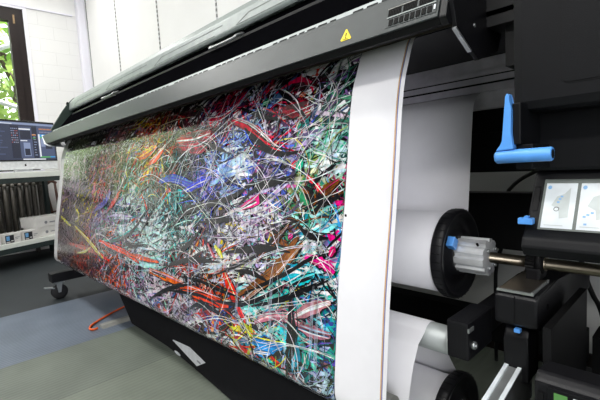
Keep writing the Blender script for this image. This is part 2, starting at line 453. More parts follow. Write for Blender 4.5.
for r in range(7):
    for q in range(4):
        U(rnd.choice(['grey', 'red', 'lite', 'grey']), .335+.026*q, .352+.026*q, .45+.06*r, .475+.06*r, 3)
for r in range(9): U(rnd.choice(['grey', 'lite']), .66, .66+rnd.uniform(.02, .05), .12+.07*r, .14+.07*r, 3)
U('orange', .64, .7, .66, .69, 3); U('green', .65, .69, .58, .6, 3)
for r in range(14): U('panel', .02, .02+rnd.uniform(.05, .25), .08+.058*r, .11+.058*r, 1)
ui.build('interface', scr)
lg = MBm('ink')
def L2(u, v): return B(.15+u, .0975, .995+v)
lg.pts([L2(.011*math.cos(a)*(1-.18*max(0, math.cos(a*2-.2))), .011*math.sin(a)) for a in [i*2*PI/20 for i in range(20)]], [tuple(range(20))])
lg.pts([L2(.001, .013), L2(.006, .013), L2(.008, .019), L2(.003, .017)], [(0, 1, 2, 3)])
lg.build('fruit_emblem', mo, solid=.0008)
MBm('imac').box(.06, .24, .13, .15, .93, 1.1, T=B).box(.05, .25, .07, .27, .925, .93, T=B).build('stand', mo)

# radiator on the window wall: column sections
rad = thing('radiator', (XW+.12, .7, .1), 'grey column radiator behind the workbench under the window', 'radiator')
for i in range(16):
    y = .02+.0685*i
    q = MBm('rad')
    for xx in (XW+.075, XW+.165):
        q.tube([(xx, y, .16), (xx, y, .79)], .019, 10)
    q.tube([(XW+.06, y, .80), (XW+.10, y, .825), (XW+.14, y, .825), (XW+.18, y, .80)], .027, 10)
    q.tube([(XW+.06, y, .15), (XW+.18, y, .15)], .027, 10)
    q.m('radl').ball((XW+.185, y, .795), .02, 8)
    q.box(XW+.085, XW+.155, y-.006, y+.006, .16, .8)
    q.build('column_section', rad)
for z_ in (.15, .8): MBm('rad').tube([(XW+.12, 0, z_), (XW+.12, 1.06, z_)], .016, 10).build('connecting_pipe', rad)
for y_ in (.1, .94): MBm('rad').box(XW+.1, XW+.14, y_, y_+.04, 0, .13).build('foot', rad)

# small brown stand and box beside the radiator
st = thing('wooden_stand', (-5.49, 1.16, 0), 'small dark brown wooden stand beside the right end of the radiator', 'stand')
MBm('brown').tube([(-5.49, 1.09, .79), (-5.49, 1.11, .815), (-5.49, 1.13, .80), (-5.49, 1.17, .815), (-5.49, 1.225, .79)], [.014, .018, .03, .018, .014], 8).build('top_rail', st)
for a, b in ((1.10, 1.19), (1.205, 1.235)):
    MBm('brown').tube([(-5.49, a, .79), (-5.49, (a+b)/2, .45), (-5.49, b, .0)], .014, 8).build('leg', st)
MBm('brown').tube([(-5.49, 1.15, .45), (-5.49, 1.22, .45)], .01, 8).build('stretcher', st)
bx = MBm('redbrown').box(-5.36, -5.22, 1.235, 1.42, 0, .70, bevel=.004).build('tall_box')
tag(bx, 'tall red-brown box standing right of the small wooden stand', 'box')

# cartons on the lower shelf
def carton(s0, s1, d0, label, z0=.2506, h=.095):
    r = thing('small_carton', B((s0+s1)/2, d0+.05, z0), label, 'carton', 'small cartons on the workbench shelf')
    MBm('box').box(s0, s1, d0, d0+.11, z0, z0+h, T=B, bevel=.002).build('body', r)
    p = MBm('photo').box(s0+.003, s0+(s1-s0)*.55, d0-.0012, d0, z0+.006, z0+h*.84, T=B)
    p.m('photob').box(s0+.012, s0+(s1-s0)*.28, d0-.002, d0-.0012, z0+.03, z0+h*.75, T=B)
    p.m('box').box(s0+(s1-s0)*.36, s0+(s1-s0)*.5, d0-.002, d0-.0012, z0+h*.2, z0+h*.3, T=B).box(s0+.01, s0+(s1-s0)*.3, d0-.002, d0-.0012, z0+.01, z0+.02, T=B)
    p.m('boxg').box(s0+(s1-s0)*.62, s0+(s1-s0)*.9, d0-.0012, d0, z0+h*.5, z0+h*.56, T=B).box(s0+(s1-s0)*.62, s0+(s1-s0)*.8, d0-.0012, d0, z0+h*.35, z0+h*.4, T=B)
    p.build('printed_label', r)
carton(-.185, -.035, .012, 'small white carton with dark photo label, second from the flat box stack')
carton(-.365, -.22, .012, 'small white carton at the far left edge of the photo on the shelf')
carton(-.005, .145, .012, 'small white carton with dark photo label, next to the flat box stack')
def flat_box(s0, s1, d0, d1, z0, h, label):
    r = thing('flat_box', B((s0+s1)/2, d0+.1, z0), label, 'box', 'flat white boxes stacked on the workbench shelf')
    MBm('box').box(s0, s1, d0, d1, z0, z0+h*.74, T=B, bevel=.002).build('tray', r)
    MBm('box').box(s0-.003, s1+.003, d0-.003, d1+.003, z0+h*.62, z0+h, T=B, bevel=.002).build('lid', r)
    q = MBm('boxg')
    sm = s0+(s1-s0)*.30
    q.pts([B(sm+.016*math.cos(a), d0-.0035, z0+h*.42+.016*math.sin(a)) for a in [i*2*PI/12 for i in range(12)]], [tuple(range(12))])
    q.box(sm+.04, sm+.10, d0-.004, d0-.003, z0+h*.36, z0+h*.46, T=B)
    q.build('printed_mark', r, solid=.0008)
flat_box(.16, .50, .06, .26, .2506, .098, 'white flat box at the bottom of the two box stack on the shelf')
flat_box(.15, .50, .05, .285, .3492, .105, 'wider white flat box on top of the two box stack on the shelf')

# ------------------------------------------------------------------ the wide format printer
PR = thing('wide_format_printer', (-1.75, 1.05, 0), 'very wide black and grey large format printer filling the room', 'printer')
def barY(z): return .700+(z-1.095)*(.028/.075)
XL, XR = -3.30, -.352
def rake(x, y, z): return (x-(.02+(z-1.095)/.075*.22 if x < XL+.001 else 0), y, z)
bar = MBm('bar').prism([(.728, 1.170), (.700, 1.0965), (.703, 1.0955), (.80, 1.116), (.80, 1.170)], XL, XR, T=rake, bevel=.0015).build('front_bar', PR)
lip = MBm('dark').prism([(.704, 1.0955), (.712, 1.0845), (.80, 1.108), (.80, 1.116)], XL+.0, XR-.0, T=rake)
lip.m('pewter').prism([(.794, 1.102), (.80, 1.1035), (.80, 1.108), (.794, 1.107)], XL, XR-.005)
rnd = random.Random(2)
x = XL+.05
while x < XR-.06:
    lip.m('blk').prism([(.7125, 1.0840), (.7125, 1.0855), (.716, 1.0865), (.716, 1.0835)], x, x+.03); x += .085
lip.build('lower_lip', bar)
MBm('blk').prism([(.728, 1.17), (.702, 1.094), (.715, 1.082), (.81, 1.110), (.82, 1.17)], XR, -.337, bevel=.003).build('end_block', bar)
ec = MBm('label').prism([(.732, 1.178), (.690, 1.091), (.703, 1.074), (.80, 1.062), (.82, 1.10), (.82, 1.178)], XL, XL+.016, T=lambda x, y, z: (x-.026-(z-1.095)/.075*.22, y, z))
lab(ec.build('end_cap', bar), 'pale edged end cap')
# yellow warning triangle
wl = MBm('yellow')
def bf(x, z, o=.0): return (x, barY(z)-.0012-o, z)
wl.prism([(-.5705, 1.1365), (-.5675, 1.1355), (-.551, 1.113), (-.5525, 1.1105), (-.5785, 1.1105), (-.5805, 1.113)], 0, .001, 'Y', T=lambda u, a, v: (u, barY(v)-.0004-a, v))
wl = wl.build('warning_label', bar)
MBm('ink').prism([(-.5685, 1.127), (-.5655, 1.127), (-.566, 1.119), (-.568, 1.119)], .001, .0014, 'Y', T=lambda u, a, v: (u, barY(v)-.0004-a, v)).prism([(-.5685, 1.1175), (-.5655, 1.1175), (-.5655, 1.115), (-.5685, 1.115)], .001, .0014, 'Y', T=lambda u, a, v: (u, barY(v)-.0004-a, v)).prism([(-.574, 1.1125), (-.56, 1.1125), (-.56, 1.1135), (-.574, 1.1135)], .001, .0014, 'Y', T=lambda u, a, v: (u, barY(v)-.0004-a, v)).build('exclamation_mark', wl)
vt = MBm('grey')
def vb(x0, x1, z0, z1, m_, o): vt.m(m_).prism([(x0, z0), (x1, z0), (x1, z1), (x0, z1)], 0, o, 'Y', T=lambda u, a, v: (u, barY(v)-a, v))
vb(-.464, -.356, 1.106, 1.146, 'bar', .0015)
vb(-.462, -.358, 1.1255, 1.1275, 'lid', .003); vb(-.462, -.358, 1.144, 1.1455, 'grey', .003)
for k in range(8): vb(-.456+.0118*k, -.4475+.0118*k, 1.109, 1.1215, 'ink', .0028)
for g in range(3):
    for k in range(8): vb(-.461+.034*g+.0037*k, -.4583+.034*g+.0037*k, 1.130, 1.1425, 'ink', .0028)
for z in (1.112, 1.131): vb(-.3605, -.3575, z, z+.009, 'label', .0032)
vt.build('vent_grille', bar)
# silver rail with its perforated edge, dark window, lid
rl = MBm('rail').prism([(.735, 1.166), (.742, 1.1845), (.775, 1.1845), (.775, 1.166)], -3.26, XR-.01).build('silver_rail', PR)
ps = MBm('dark').prism([(.7346, 1.167), (.7352, 1.169), (.741, 1.169), (.741, 1.167)], -3.2, XR-.04); x = -3.18; k = 0
while x < XR-.06:
    wdt = .028 if k % 3 else .018
    ps.prism([(.7345, 1.167), (.7384, 1.1775), (.7410, 1.1775), (.741, 1.167)], x, x+wdt); x += wdt+(.010 if k % 7 else .05); k += 1
ps.build('perforated_edge', rl)
wd = MBm('glassdark').prism([(.772, 1.188), (.905, 1.345), (.93, 1.345), (.80, 1.188)], -3.265, XR-.01).build('front_window', PR)
for x0 in (-2.50, -1.315):
    h = MBm('steel').tube(cat_rom([(x0, .878, 1.312), (x0, .846, 1.300), (x0+.012, .838, 1.292), (x0+.15, .838, 1.292), (x0+.162, .846, 1.300), (x0+.162, .878, 1.312)], 5), .0048, 8)
    h.build('window_handle', wd)
LX0, LX1 = -3.268, XR-.005
ld = MBm('lid').prism([(.866, 1.325), (.860, 1.336), (.868, 1.385), (.90, 1.42), (1.05, 1.45), (1.40, 1.40), (1.40, 1.34), (.95, 1.345)], LX0, LX1, bevel=.004).build('top_lid', PR)
sm = MBm('lidseam')
def lidp(x, t, o):   # t: 0 lower edge of the face, 1 its upper edge
    y = .860+.008*t; z = 1.336+.049*t; return (x, y-o, z+.0)
def lidseg(a, b, w=.0035):
    d = Vector((b[0]-a[0], (b[1]-a[1])*.052)).normalized(); n = Vector((-d.y, d.x))*w/2
    P = []
    for (x, t), s in ((a, 1), (b, 1), (b, -1), (a, -1)): P.append((x+n.x*s, t+n.y*s/.052))
    sm.pts([lidp(x, t, .0008) for x, t in P]+[lidp(x, t, -.002) for x, t in P], [(0, 1, 2, 3), (7, 6, 5, 4), (0, 4, 5, 1), (1, 5, 6, 2), (2, 6, 7, 3), (3, 7, 4, 0)])
x = -3.15
while x < LX1-.3:
    L_ = min(.62, LX1-.04-x)
    lidseg((x, .12), (x+.07, .62)); lidseg((x+.07, .62), (x+L_-.05, .62)); lidseg((x, .12), (x+L_-.10, .10), .0025); x += .66
sm.build('panel_seam', ld)
eg = MBm('green').prism([(.733, 1.194), (.822, 1.330), (.862, 1.385), (.90, 1.423), (1.05, 1.453), (1.40, 1.403), (1.40, 1.09), (.815, 1.09), (.80, 1.17), (.745, 1.17)], -3.295, LX0, bevel=.005).build('end_panel', PR)
MBm('ink').tube([(-3.28, .864, 1.378), (-3.28, .852, 1.383)], .011, 14).build('screw_cap', eg)
MBm('blk2').box(-3.21, -.26, .86, 1.42, 1.12, 1.30).build('body_shell', PR)
# right hand side cover of the bar
sv = MBm('blk').prism([(.716, 1.17), (.712, 1.12), (.726, 1.078), (.819, 1.031), (.918, 1.061), (.95, 1.12), (.95, 1.30), (.80, 1.30)], -.337, -.328, bevel=.002).build('side_cover', PR)
ss = MBm('silver').prism([(.7245, 1.0775), (.788, 1.0452), (.7865, 1.0422), (.723, 1.0745)], -.3365, -.3285).build('edge_strip', sv)
lab(ss, 'shiny metal edge strip')
MBm('steel').tube([(-.3285, .80, 1.093), (-.3265, .80, 1.093)], .004, 10).build('screw', sv)
hg = MBm('blk2').box(-.328, -.262, .86, .93, 1.10, 1.13).box(-.30, -.262, .88, .96, 1.02, 1.10).build('hinge_block', PR)
# platen beam behind the web
pb = MBm('lav').box(-3.21, -.215, 1.20, 1.38, 1.024, 1.118)
pb.box(-3.21, -.215, 1.216, 1.26, .978, 1.024)
pb.m('dark').box(-3.21, -.215, 1.1985, 1.2, 1.044, 1.049).box(-3.21, -.215, 1.1985, 1.2, 1.066, 1.069)
pb.m('lav').box(-3.21, -.215, 1.194, 1.2, 1.071, 1.082)
pb.build('platen_beam', PR)
MBm('dark').box(-3.21, -.215, 1.38, 1.42, .915, 1.118).build('rear_cover', PR)
MBm('blk').box(-3.21, -.215, 1.395, 1.43, .784, .915).build('rear_panel', PR)
MBm('dark').box(-3.21, -.1, 1.40, 1.46, .523, .714, bevel=.004).build('rear_beam', PR)
MBm('dark').box(-3.18, -.24, 1.28, 1.34, .245, .338, bevel=.003).build('cross_beam', PR)
# stand: legs, feet, casters
for x0, x1 in ((-3.20, -3.12), (-.262, -.20)):
    if x0 < -1: MBm('blk').box(x0, x1, 1.0, 1.13, .19, 1.12).build('leg', PR)
    else: MBm('dark').box(-.214, -.20, .80, 1.086, .10, .525).box(-.195, -.13, 1.32, 1.42, .05, .80).build('leg', PR)
lab(MBm('dark').box(-.195, .3, 1.12, 1.2, .15, .40).build('side_brace', PR), 'dark brace panel')
def caster(x, y, parent, ang):
    c = MBm('steel').box(x-.035, x+.035, y-.03, y+.03, .118, .128)
    c.prism([(y-.02, .12), (y+.02, .12), (y+.006, .05), (y-.01, .05)], x-.026, x-.021).prism([(y-.02, .12), (y+.02, .12), (y+.006, .05), (y-.01, .05)], x+.021, x+.026)
    c = c.build('caster', parent)
    MBm('rubber').lathe([(x-.017, .02), (x-.017, .045), (x-.012, .052), (x+.012, .052), (x+.017, .045), (x+.017, .02)], y, .052, 24).build('wheel', c)
    MBm('steel').prism([(y-.03, .088), (y-.085, .098), (y-.09, .094), (y-.03, .08)], x-.02, x+.02).tube([(x-.02, y-.015, .052), (x-.031, y-.015, .052)], .012, 10).build('brake_pedal', c)
fl = MBm('blk').box(-3.24, -3.15, .605, 1.40, .128, .192, bevel=.006).build('foot_bar', PR)
caster(-3.195, .655, fl, 0); caster(-3.195, 1.33, fl, 0)
fr = MBm('blk').box(-.275, -.19, .66, 1.40, .128, .192, bevel=.006).build('foot_bar', PR)
caster(-.232, .71, fr, 0); caster(-.232, 1.33, fr, 0)
# diverter bar and its brackets
MBm('silver2').lathe([(-3.22, .033), (-.50, .033), (-.428, .033), (-.426, .0315), (-.423, .033), (-.418, .033), (-.416, .0315), (-.413, .033), (-.398, .033)], .87, .413, 36).build('diverter_bar', PR)
for sgn, xa, xb in ((1, -.40, -.352), (-1, -3.26, -3.215)):
    bk = MBm('blk').box(xa, xb, .80, .93, .412, .495, bevel=.005).box(xa+.006, xb-.003, .92, 1.22, .43, .488, bevel=.004).build('bar_bracket', PR)
    if sgn > 0:
        MBm('steel').tube([(xb-.001, .822, .442), (xb+.006, .822, .442)], .0085, 14).tube([(xb+.006, .822, .442), (xb+.009, .822, .442)], .005, 6).build('bolt', bk)
        MBm('steel').box(xb-.002, xb+.002, .80, .825, .475, .484, bevel=.001).build('catch_plate', bk)
        MBm('blk').box(-.388, -.262, 1.13, 1.25, .40, .50, bevel=.004).build('bracket_mount', bk)
# arm that carries the supply spindle
am = MBm('blk').prism([(.85, .553), (.862, .563), (1.0, .563), (1.32, .53), (1.32, .46), (1.1, .468), (.95, .478), (.862, .490), (.85, .498)], -.318, -.236, bevel=.006).build('spindle_arm', PR)
MBm('pewter').box(-.312, -.247, .856, .965, .5625, .566).box(-.311, -.27, .965, 1.03, .5625, .566).build('top_plate', am)
MBm('steel').box(-.313, -.244, .852, .858, .5625, .5675).box(-.249, -.245, .856, .965, .5625, .5685).build('plate_rim', am)
MBm('ink').tube([(-.237, .915, .525), (-.2350, .915, .525)], .006, 12).build('bolt_hole', am)
MBm('dark').box(-.279, -.2775, .8488, .853, .50, .555).build('seam', am)
br_ = MB().m('dark')
pts = []
for i in range(48):
    a = 2*PI*i/48; r = .030 if i % 2 else .027
    pts.append((.985+r*math.cos(a), .597+r*math.sin(a)))
br_.prism(pts, -.291, -.274); br_.m('blk').box(-.29, -.262, .957, 1.013, .562, .59, bevel=.004)
br_.m('dark').lathe([(-.274, .026), (-.262, .024), (-.258, .018)], .985, .597, 24)
br_.build('spindle_bearing', PR)
# take-up rail and its rounded bracket
rd = MBm('blk').prism([(.865, .37)]+[(.90-.035*math.cos(a), .455+.035*math.sin(a)) for a in [PI*i/10 for i in range(11)]]+[(.935, .37)], -.305, -.258, bevel=.004).build('rail_bracket', PR)
MBm('blue').box(-.282, -.270, .855, .868, .478, .4865, bevel=.002).build('release_tab', rd)
def railz(y): return .408+(y-.92)*.20
ra = MBm('steel')
ra.prism([(.45, railz(.45)-.10), (.45, railz(.45)), (.93, railz(.93)), (.93, railz(.93)-.10)], -.303, -.270)
for xa in (-.3035, -.278):
    ra.m('label').prism([(.449, railz(.45)-.005), (.449, railz(.45)+.004), (.925, railz(.925)+.004), (.925, railz(.925)-.005)], xa, xa+.008)
lab(ra.build('take_up_rail', PR), 'sloping aluminium rail')
# take-up drive unit with its small displays
du = MBm('blk').prism([(.722, .462), (.72, .22), (.80, .22), (.80, .466), (.74, .474)], -.207, .32, bevel=.006).build('take_up_drive', PR)
MBm('dark').box(-.2005, -.191, .7165, .724, .30, .445).build('slot', du)
MBm('cab').box(-.186, .30, .7175, .724, .28, .459, bevel=.003).build('front_panel', du)
lab(MBm(M['lcd']).box(-.176, -.157, .7165, .719, .425, .452).m('dark').box(-.179, -.154, .7172, .7176, .42, .4555).build('green_display', du), 'small green lit display')
lab(MBm(M['lcdw']).box(-.149, -.106, .7165, .719, .425, .452).m('dark').box(-.1515, -.103, .7172, .7176, .42, .4555).build('white_display', du), 'small white lit display')
# side cabinet, with inset door
cb = MBm('cab').box(-.237, .48, .72, 1.42, .912, 1.64, bevel=.016).build('side_cabinet', PR)
MBm('cab').box(-.226, .47, .79, 1.41, .812, .915, bevel=.006).build('lower_skirt', cb)
def rrect(x0, x1, z0, z1, r):
    P = []
    for cx_, cz_, a0 in ((x1-r, z1-r, 0), (x0+r, z1-r, PI/2), (x0+r, z0+r, PI), (x1-r, z0+r, 1.5*PI)):
        P += [(cx_+r*math.cos(a0+PI/2*i/6), cz_+r*math.sin(a0+PI/2*i/6)) for i in range(7)]
    return P
MBm('dark').prism(rrect(-.168, .40, .9465, 1.56, .014), .7194, .7215, 'Y').build('door_gap', cb)
MBm('cab').prism(rrect(-.1658, .398, .949, 1.558, .008), .7185, .7215, 'Y').build('service_door', cb)
# blue release lever
lv = MBm('blue').prism([(-.2345, .936), (-.2315, .941), (-.2285, .938), (-.2275, .918), (-.2255, .915), (-.2262, .88), (-.223, .853), (-.250, .851), (-.2375, .866)], .682, .700, 'Y', bevel=.002)
lv.tube([(-.252, .690, .8415), (-.249, .690, .8415), (-.172, .690, .8425), (-.1705, .690, .8425)], [.008, .0108, .0108, .0098], 18)
lv.m('dark').tube([(-.1705, .690, .8425), (-.1700, .690, .8425)], .007, 14)
lv = lv.build('release_lever', PR); lab(lv, 'light blue lever with a round horizontal grip')
MBm('cab').box(-.2262, -.214, .69, .80, .86, .925, bevel=.002).box(-.2255, -.20, .70, .80, .82, .86, bevel=.002).build('lever_pivot', PR)
# control housing with instruction labels
ch = MBm('cab').prism([(.806, .812), (.798, .806), (.745, .718), (.722, .706), (.715, .690), (.728, .674), (.80, .660), (.93, .66), (.93, .812)], -.224, .34, bevel=.004).build('control_housing', PR)
def cp(x, z, o): return (x, .80+.6*(z-.81)-o*.857, z+o*.514*-1+0)
def plate(mb, poly, o0, o1):
    n = len(poly)
    vs = [cp(x, z, o0) for x, z in poly]+[cp(x, z, o1) for x, z in poly]
    mb.pts(vs, [tuple(range(n)), tuple(range(2*n-1, n-1, -1))]+[(i, n+i, n+(i+1) % n, (i+1) % n) for i in range(n)])
def rect(x0, x1, z0, z1): return [(x0, z0), (x1, z0), (x1, z1), (x0, z1)]
fb = MBm('steel'); 
fb = MBm('lidseam'); plate(fb, rect(-.2065, .30, .719, .797), -.001, .003); fb.build('label_frame', ch)
ds = MBm('dark'); plate(ds, rect(-.2195, -.2115, .748, .785), -.001, .0025); ds.build('finger_slot', ch)
for i, (a, b) in enumerate(((-.2025, -.1575), (-.1525, -.1075))):
    q = MBm('label'); plate(q, rect(a, b, .7225, .7925), .002, .0042)
    q = q.build('instruction_label', ch)
    d = MBm('labelg'); W_ = b-a
    plate(d, [(a+W_*.25, .758), (a+W_*.40, .772), (a+W_*.62, .776), (a+W_*.8, .786), (a+W_*.82, .74), (a+W_*.55, .738), (a+W_*.5, .752)], .0042, .0045)
    plate(d, rect(a+W_*.1, a+W_*.7, .7265, .7275), .0042, .0045)
    d.m('labelb')
    plate(d, [(a+W_*.12+.003*math.cos(t), .7865+.003*math.sin(t)) for t in [k*PI/6 for k in range(12)]], .0042, .0046)
    for u, v in ((.5, .768), (.55, .772), (.46, .763)) if i == 0 else ((.2, .742), (.3, .745), (.25, .731), (.42, .748)):
        plate(d, rect(a+W_*u-.002, a+W_*u+.002, v-.001, v+.0015), .0045, .0048)
    d.build('diagram', q)
    if i == 0:
        r_ = MBm('lidseam'); cxx, czz = a+W_*.43, .7525
        plate(r_, [(cxx+.0042*math.cos(t), czz+.0035*math.sin(t)) for t in [k*PI/8 for k in range(16)]], .0045, .0049)
        r_.m('label'); plate(r_, [(cxx+.003*math.cos(t), czz+.0024*math.sin(t)) for t in [k*PI/8 for k in range(16)]], .0049, .0052)
        r_.build('ring_mark', q)
lt = MBm('blue').box(-.2345, -.2115, .735, .75, .725, .7355, bevel=.002).box(-.225, -.219, .737, .749, .7345, .739, bevel=.001)
lab(lt.build('latch', ch), 'blue latch')
# black loop deflector sheet hanging under the print
def apY(x, z): 
    t = min(1, max(0, (x+1.85)/1.45)); return .80-.14*t**1.2+.25*z
ap = MBm('cloth'); nx, nz_ = 24, 5; rows = []
for i in range(nz_+1):
    z = .006+.205*i/nz_; row = []
    xl = -2.257-2.1*z if z < .14 else -2.55-1.3*(z-.14)
    for j in range(nx+1):
        x = xl+(-.5-xl)*j/nx; row.append(ap.bm.verts.new((x, apY(x, z), z)))
    rows.append(row)
ap._faces([ap.bm.faces.new((A[j], A[j+1], Bq[j+1], Bq[j])) for A, Bq in zip(rows, rows[1:]) for j in range(nx)])
ap = ap.build('deflector_sheet', PR, solid=.006)
lab(ap, 'black sheet hanging to the floor under the print')
def ax(x, z, o): return (x, apY(x, z)-.0035-o, z)
q = MBm('sticker'); P = [(-1.777, .049), (-1.768, .053), (-1.593, .072), (-1.433, .060), (-1.503, .023)]
q.pts([ax(x, z, .0) for x, z in P]+[ax(x, z, .001) for x, z in P], [tuple(range(5)), tuple(range(9, 4, -1))]+[(i, 5+i, 5+(i+1) % 5, (i+1) % 5) for i in range(5)])
q.m('boxg')
for x, z, rx, rz in ((-1.70, .052, .012, .004), (-1.66, .055, .010, .006), (-1.60, .055, .012, .009), (-1.55, .05, .008, .004), (-1.49, .044, .02, .004)):
    q.pts([ax(x+rx*math.cos(t), z+rz*math.sin(t), .0015) for t in [k*PI/5 for k in range(10)]], [tuple(range(10))])
q.build('notice_sticker', ap)
q = MBm('sticker'); q.pts([ax(-1.705+.034*math.cos(t), .012+.006*math.sin(t), .001) for t in [k*PI/8 for k in range(16)]], [tuple(range(16))]); q.build('round_sticker', ap, solid=.001)

# ------------------------------------------------------------------ paper: printed web, rolls, spindles
PXL, PXR = -3.20, -.475
ZS = [.25, .30, .339, .445, .55, .654, .76, .866, .952, 1.017, 1.062, 1.104, 1.118]
YS = [.665, .669, .672, .686, .701, .721, .742, .760, .774, .79, .809, .829, .842]
def skew(x): return -.02*min(1, max(0, (-.475-x)/2.725))
def frontY(x, z):
    if z < .30: return .715-math.sqrt(max(0, .046**2-(.30-z)**2))+skew(x)
    return float(np.interp(z, ZS, YS))+skew(x)
web = thing('printed_paper_web', (-1.83, .70, .26), 'wide white paper web with a colourful abstract scribble print hanging from the printer', 'print')
front = cat_rom([(y, z) for y, z in zip(YS[::-1], ZS[::-1]) if z >= .30], 3)
loop = arc(.715, .30, .046, PI, 2*PI, 14)[1:]
tail = cat_rom([(.761, .30), (.770, .330), (.785, .368), (.810, .412)], 4)[1:]
top = arc(.87, .413, .0342, PI*.83, PI*.18, 12)
back = [(.966, .317), (1.01, .254), (1.037, .222)]
path = front+loop+tail+top+back
def woff(x, y, z):
    k = 1.0 if y < .765 or z > .6 else max(0, 1-(y-.765)/.05)
    return skew(x)*k
sh = MBm('paper').strip(path, PXL, PXR, 6, woff).build('paper_sheet', web, solid=.0006)
es = MB()
fp = [(y, z) for y, z in front]
for a, b, mn in ((-.4905, -.4872, 'stripo'), (-.4872, -.4845, 'stripb')):
    es.m(mn).strip([(y-.0006, z) for y, z in fp], a, b, 1, woff)
lab(es.build('edge_line', sh, fix=False), 'thin orange and blue line along the paper edge')
dt = MBm('ink'); dt.pts([(-.612+.0035*math.cos(t), frontY(-.61, .72)-.0009, .72+.0035*math.sin(t)) for t in [k*PI/6 for k in range(12)]], [tuple(range(12))])
lab(dt.build('registration_dot', sh, fix=False), 'small black dot')
PAL=[
(-2.88,0.99,"202018 404a30 7a8458 101010"),
(-2.55,1.06,"0c0c0c 20101a 3a3a28 101810"),
(-2.23,0.90,"606848 a05048 303028 8a7a80"),
(-1.74,0.95,"c8402a 201814 e0c040 b03030 603028"),
(-1.44,0.99,"2a2c20 5a2030 181418 483038"),
(-1.64,1.05,"0c0a10 a02828 201018 40402c"),
(-1.24,1.04,"0c0a14 d02848 101018 302050 8a2838"),
(-1.22,0.95,"802838 401820 c02a40 8090c0 201820"),
(-1.12,0.88,"4060c8 90b0e0 d8e4f4 182050 2838a0 a0c4e0"),
(-1.30,0.81,"3040b0 1c2470 a090c8 101430 5064c0"),
(-1.27,0.90,"90a8c0 2a3040 7a8cd0 e0e8f0 205048"),
(-1.62,0.79,"8a8a90 203a38 c05048 407878 181818"),
(-2.36,0.82,"c06a70 9078a0 d89098 583848 b04040"),
(-2.83,0.83,"c8b0c0 604858 a898a8 302830"),
(-2.67,0.65,"a8a030 302030 786890 503850 c0b840 202020"),
(-2.88,0.48,"50405a 282028 7a6a78 806040"),
(-2.22,0.59,"c8c8d8 484048 906098 58a080 1a1a20"),
(-2.03,0.65,"c0e0e8 7868b0 209088 d8e8f0 2a2a40"),
(-2.34,0.71,"3a3070 c04040 6050a0 a0a0b0 303020"),
(-1.67,0.58,"c0ecec a8d8d0 f0f4f4 4a5060 18201c"),
(-1.51,0.71,"20a0a8 205850 0c1412 90c0b8 284a40"),
(-1.26,0.62,"181418 504850 d0d0d8 382c30 8088a0"),
(-2.13,0.47,"e0502a 181010 b02c18 50505c e87040 a0a0b0"),
(-2.62,0.41,"701818 201418 c04a28 404048"),
(-1.66,0.49,"b0e8d8 18181c d0f0f0 60b0a0 303038"),
(-1.31,0.43,"f0601c 120c0c c03a12 70605c e8e0e0 201820"),
(-1.65,0.40,"806880 e0d8e4 281c28 c0a0b8 4868a0"),
(-1.15,0.44,"f05018 180e0c e09050 402018 d0c0c0"),
(-1.10,0.57,"f0ecf0 8098c8 d8c040 303848 b8a0c8"),
(-1.03,0.64,"9888b0 d8d0dc 201c28 6a5070 a8a8c0"),
(-0.92,0.95,"e02050 181018 d0c8d8 50305a 30283c 90b0c0"),
(-0.83,1.03,"2a0814 100608 4a1020 182018"),
(-0.84,0.99,"8a2030 200c14 c04840 302830 d0c0d0"),
(-0.71,1.00,"38705a 181820 6a5080 c8d0d0 20403a"),
(-0.72,0.91,"3a8a7a d8e4e4 204a40 a0d0c0 30303a"),
(-0.79,0.95,"b8b860 405a80 181820 60a090 d0d0e0"),
(-0.91,0.84,"5064c0 a8a0c8 303060 c8c8e0 786890"),
(-0.97,0.73,"d070a8 a890b8 504860 e0d8e8 6080c0"),
(-0.77,0.75,"3a8a60 5a3820 8a9858 181818 c8c8b0"),
(-0.65,0.76,"5a3018 c03070 181414 90b0a0"),
(-0.98,0.67,"b098b0 e0d8e0 30282c 8878a0"),
(-0.82,0.64,"7a4a28 1a1210 a0d8d8 503018 60a8b0"),
(-0.72,0.60,"30a0b0 e0f0f0 101a20 2080a0 80c8c8"),
(-0.66,0.66,"e0308a 303040 7a6aa0 c8c8d8 181820"),
(-0.71,0.69,"78b0a0 d8e8e8 102830 4088b0"),
(-0.94,0.49,"60d0c8 f0f8f8 204048 a0e0d8 181c20"),
(-0.80,0.42,"2a80b8 20a0a0 b07a88 d8e8f0 103048"),
(-0.82,0.44,"a86a78 40b0a0 e0e8e8 303038 7a4a58"),
(-0.69,0.41,"28907c 6858b8 101820 70b8d0 304080"),
(-0.67,0.33,"4048a0 18182c b0b8d8 607850 203040"),
(-0.98,0.37,"d83828 d8d850 207898 e8e8e8 202830"),
(-1.21,0.35,"3a58a8 e0e4f0 141418 8090b0 a03838"),
(-0.74,0.33,"20707c 182030 a8c0d8 403878 50a890"),
(-1.38,0.35,"b8b0c8 181418 e0dce4 703848")
]
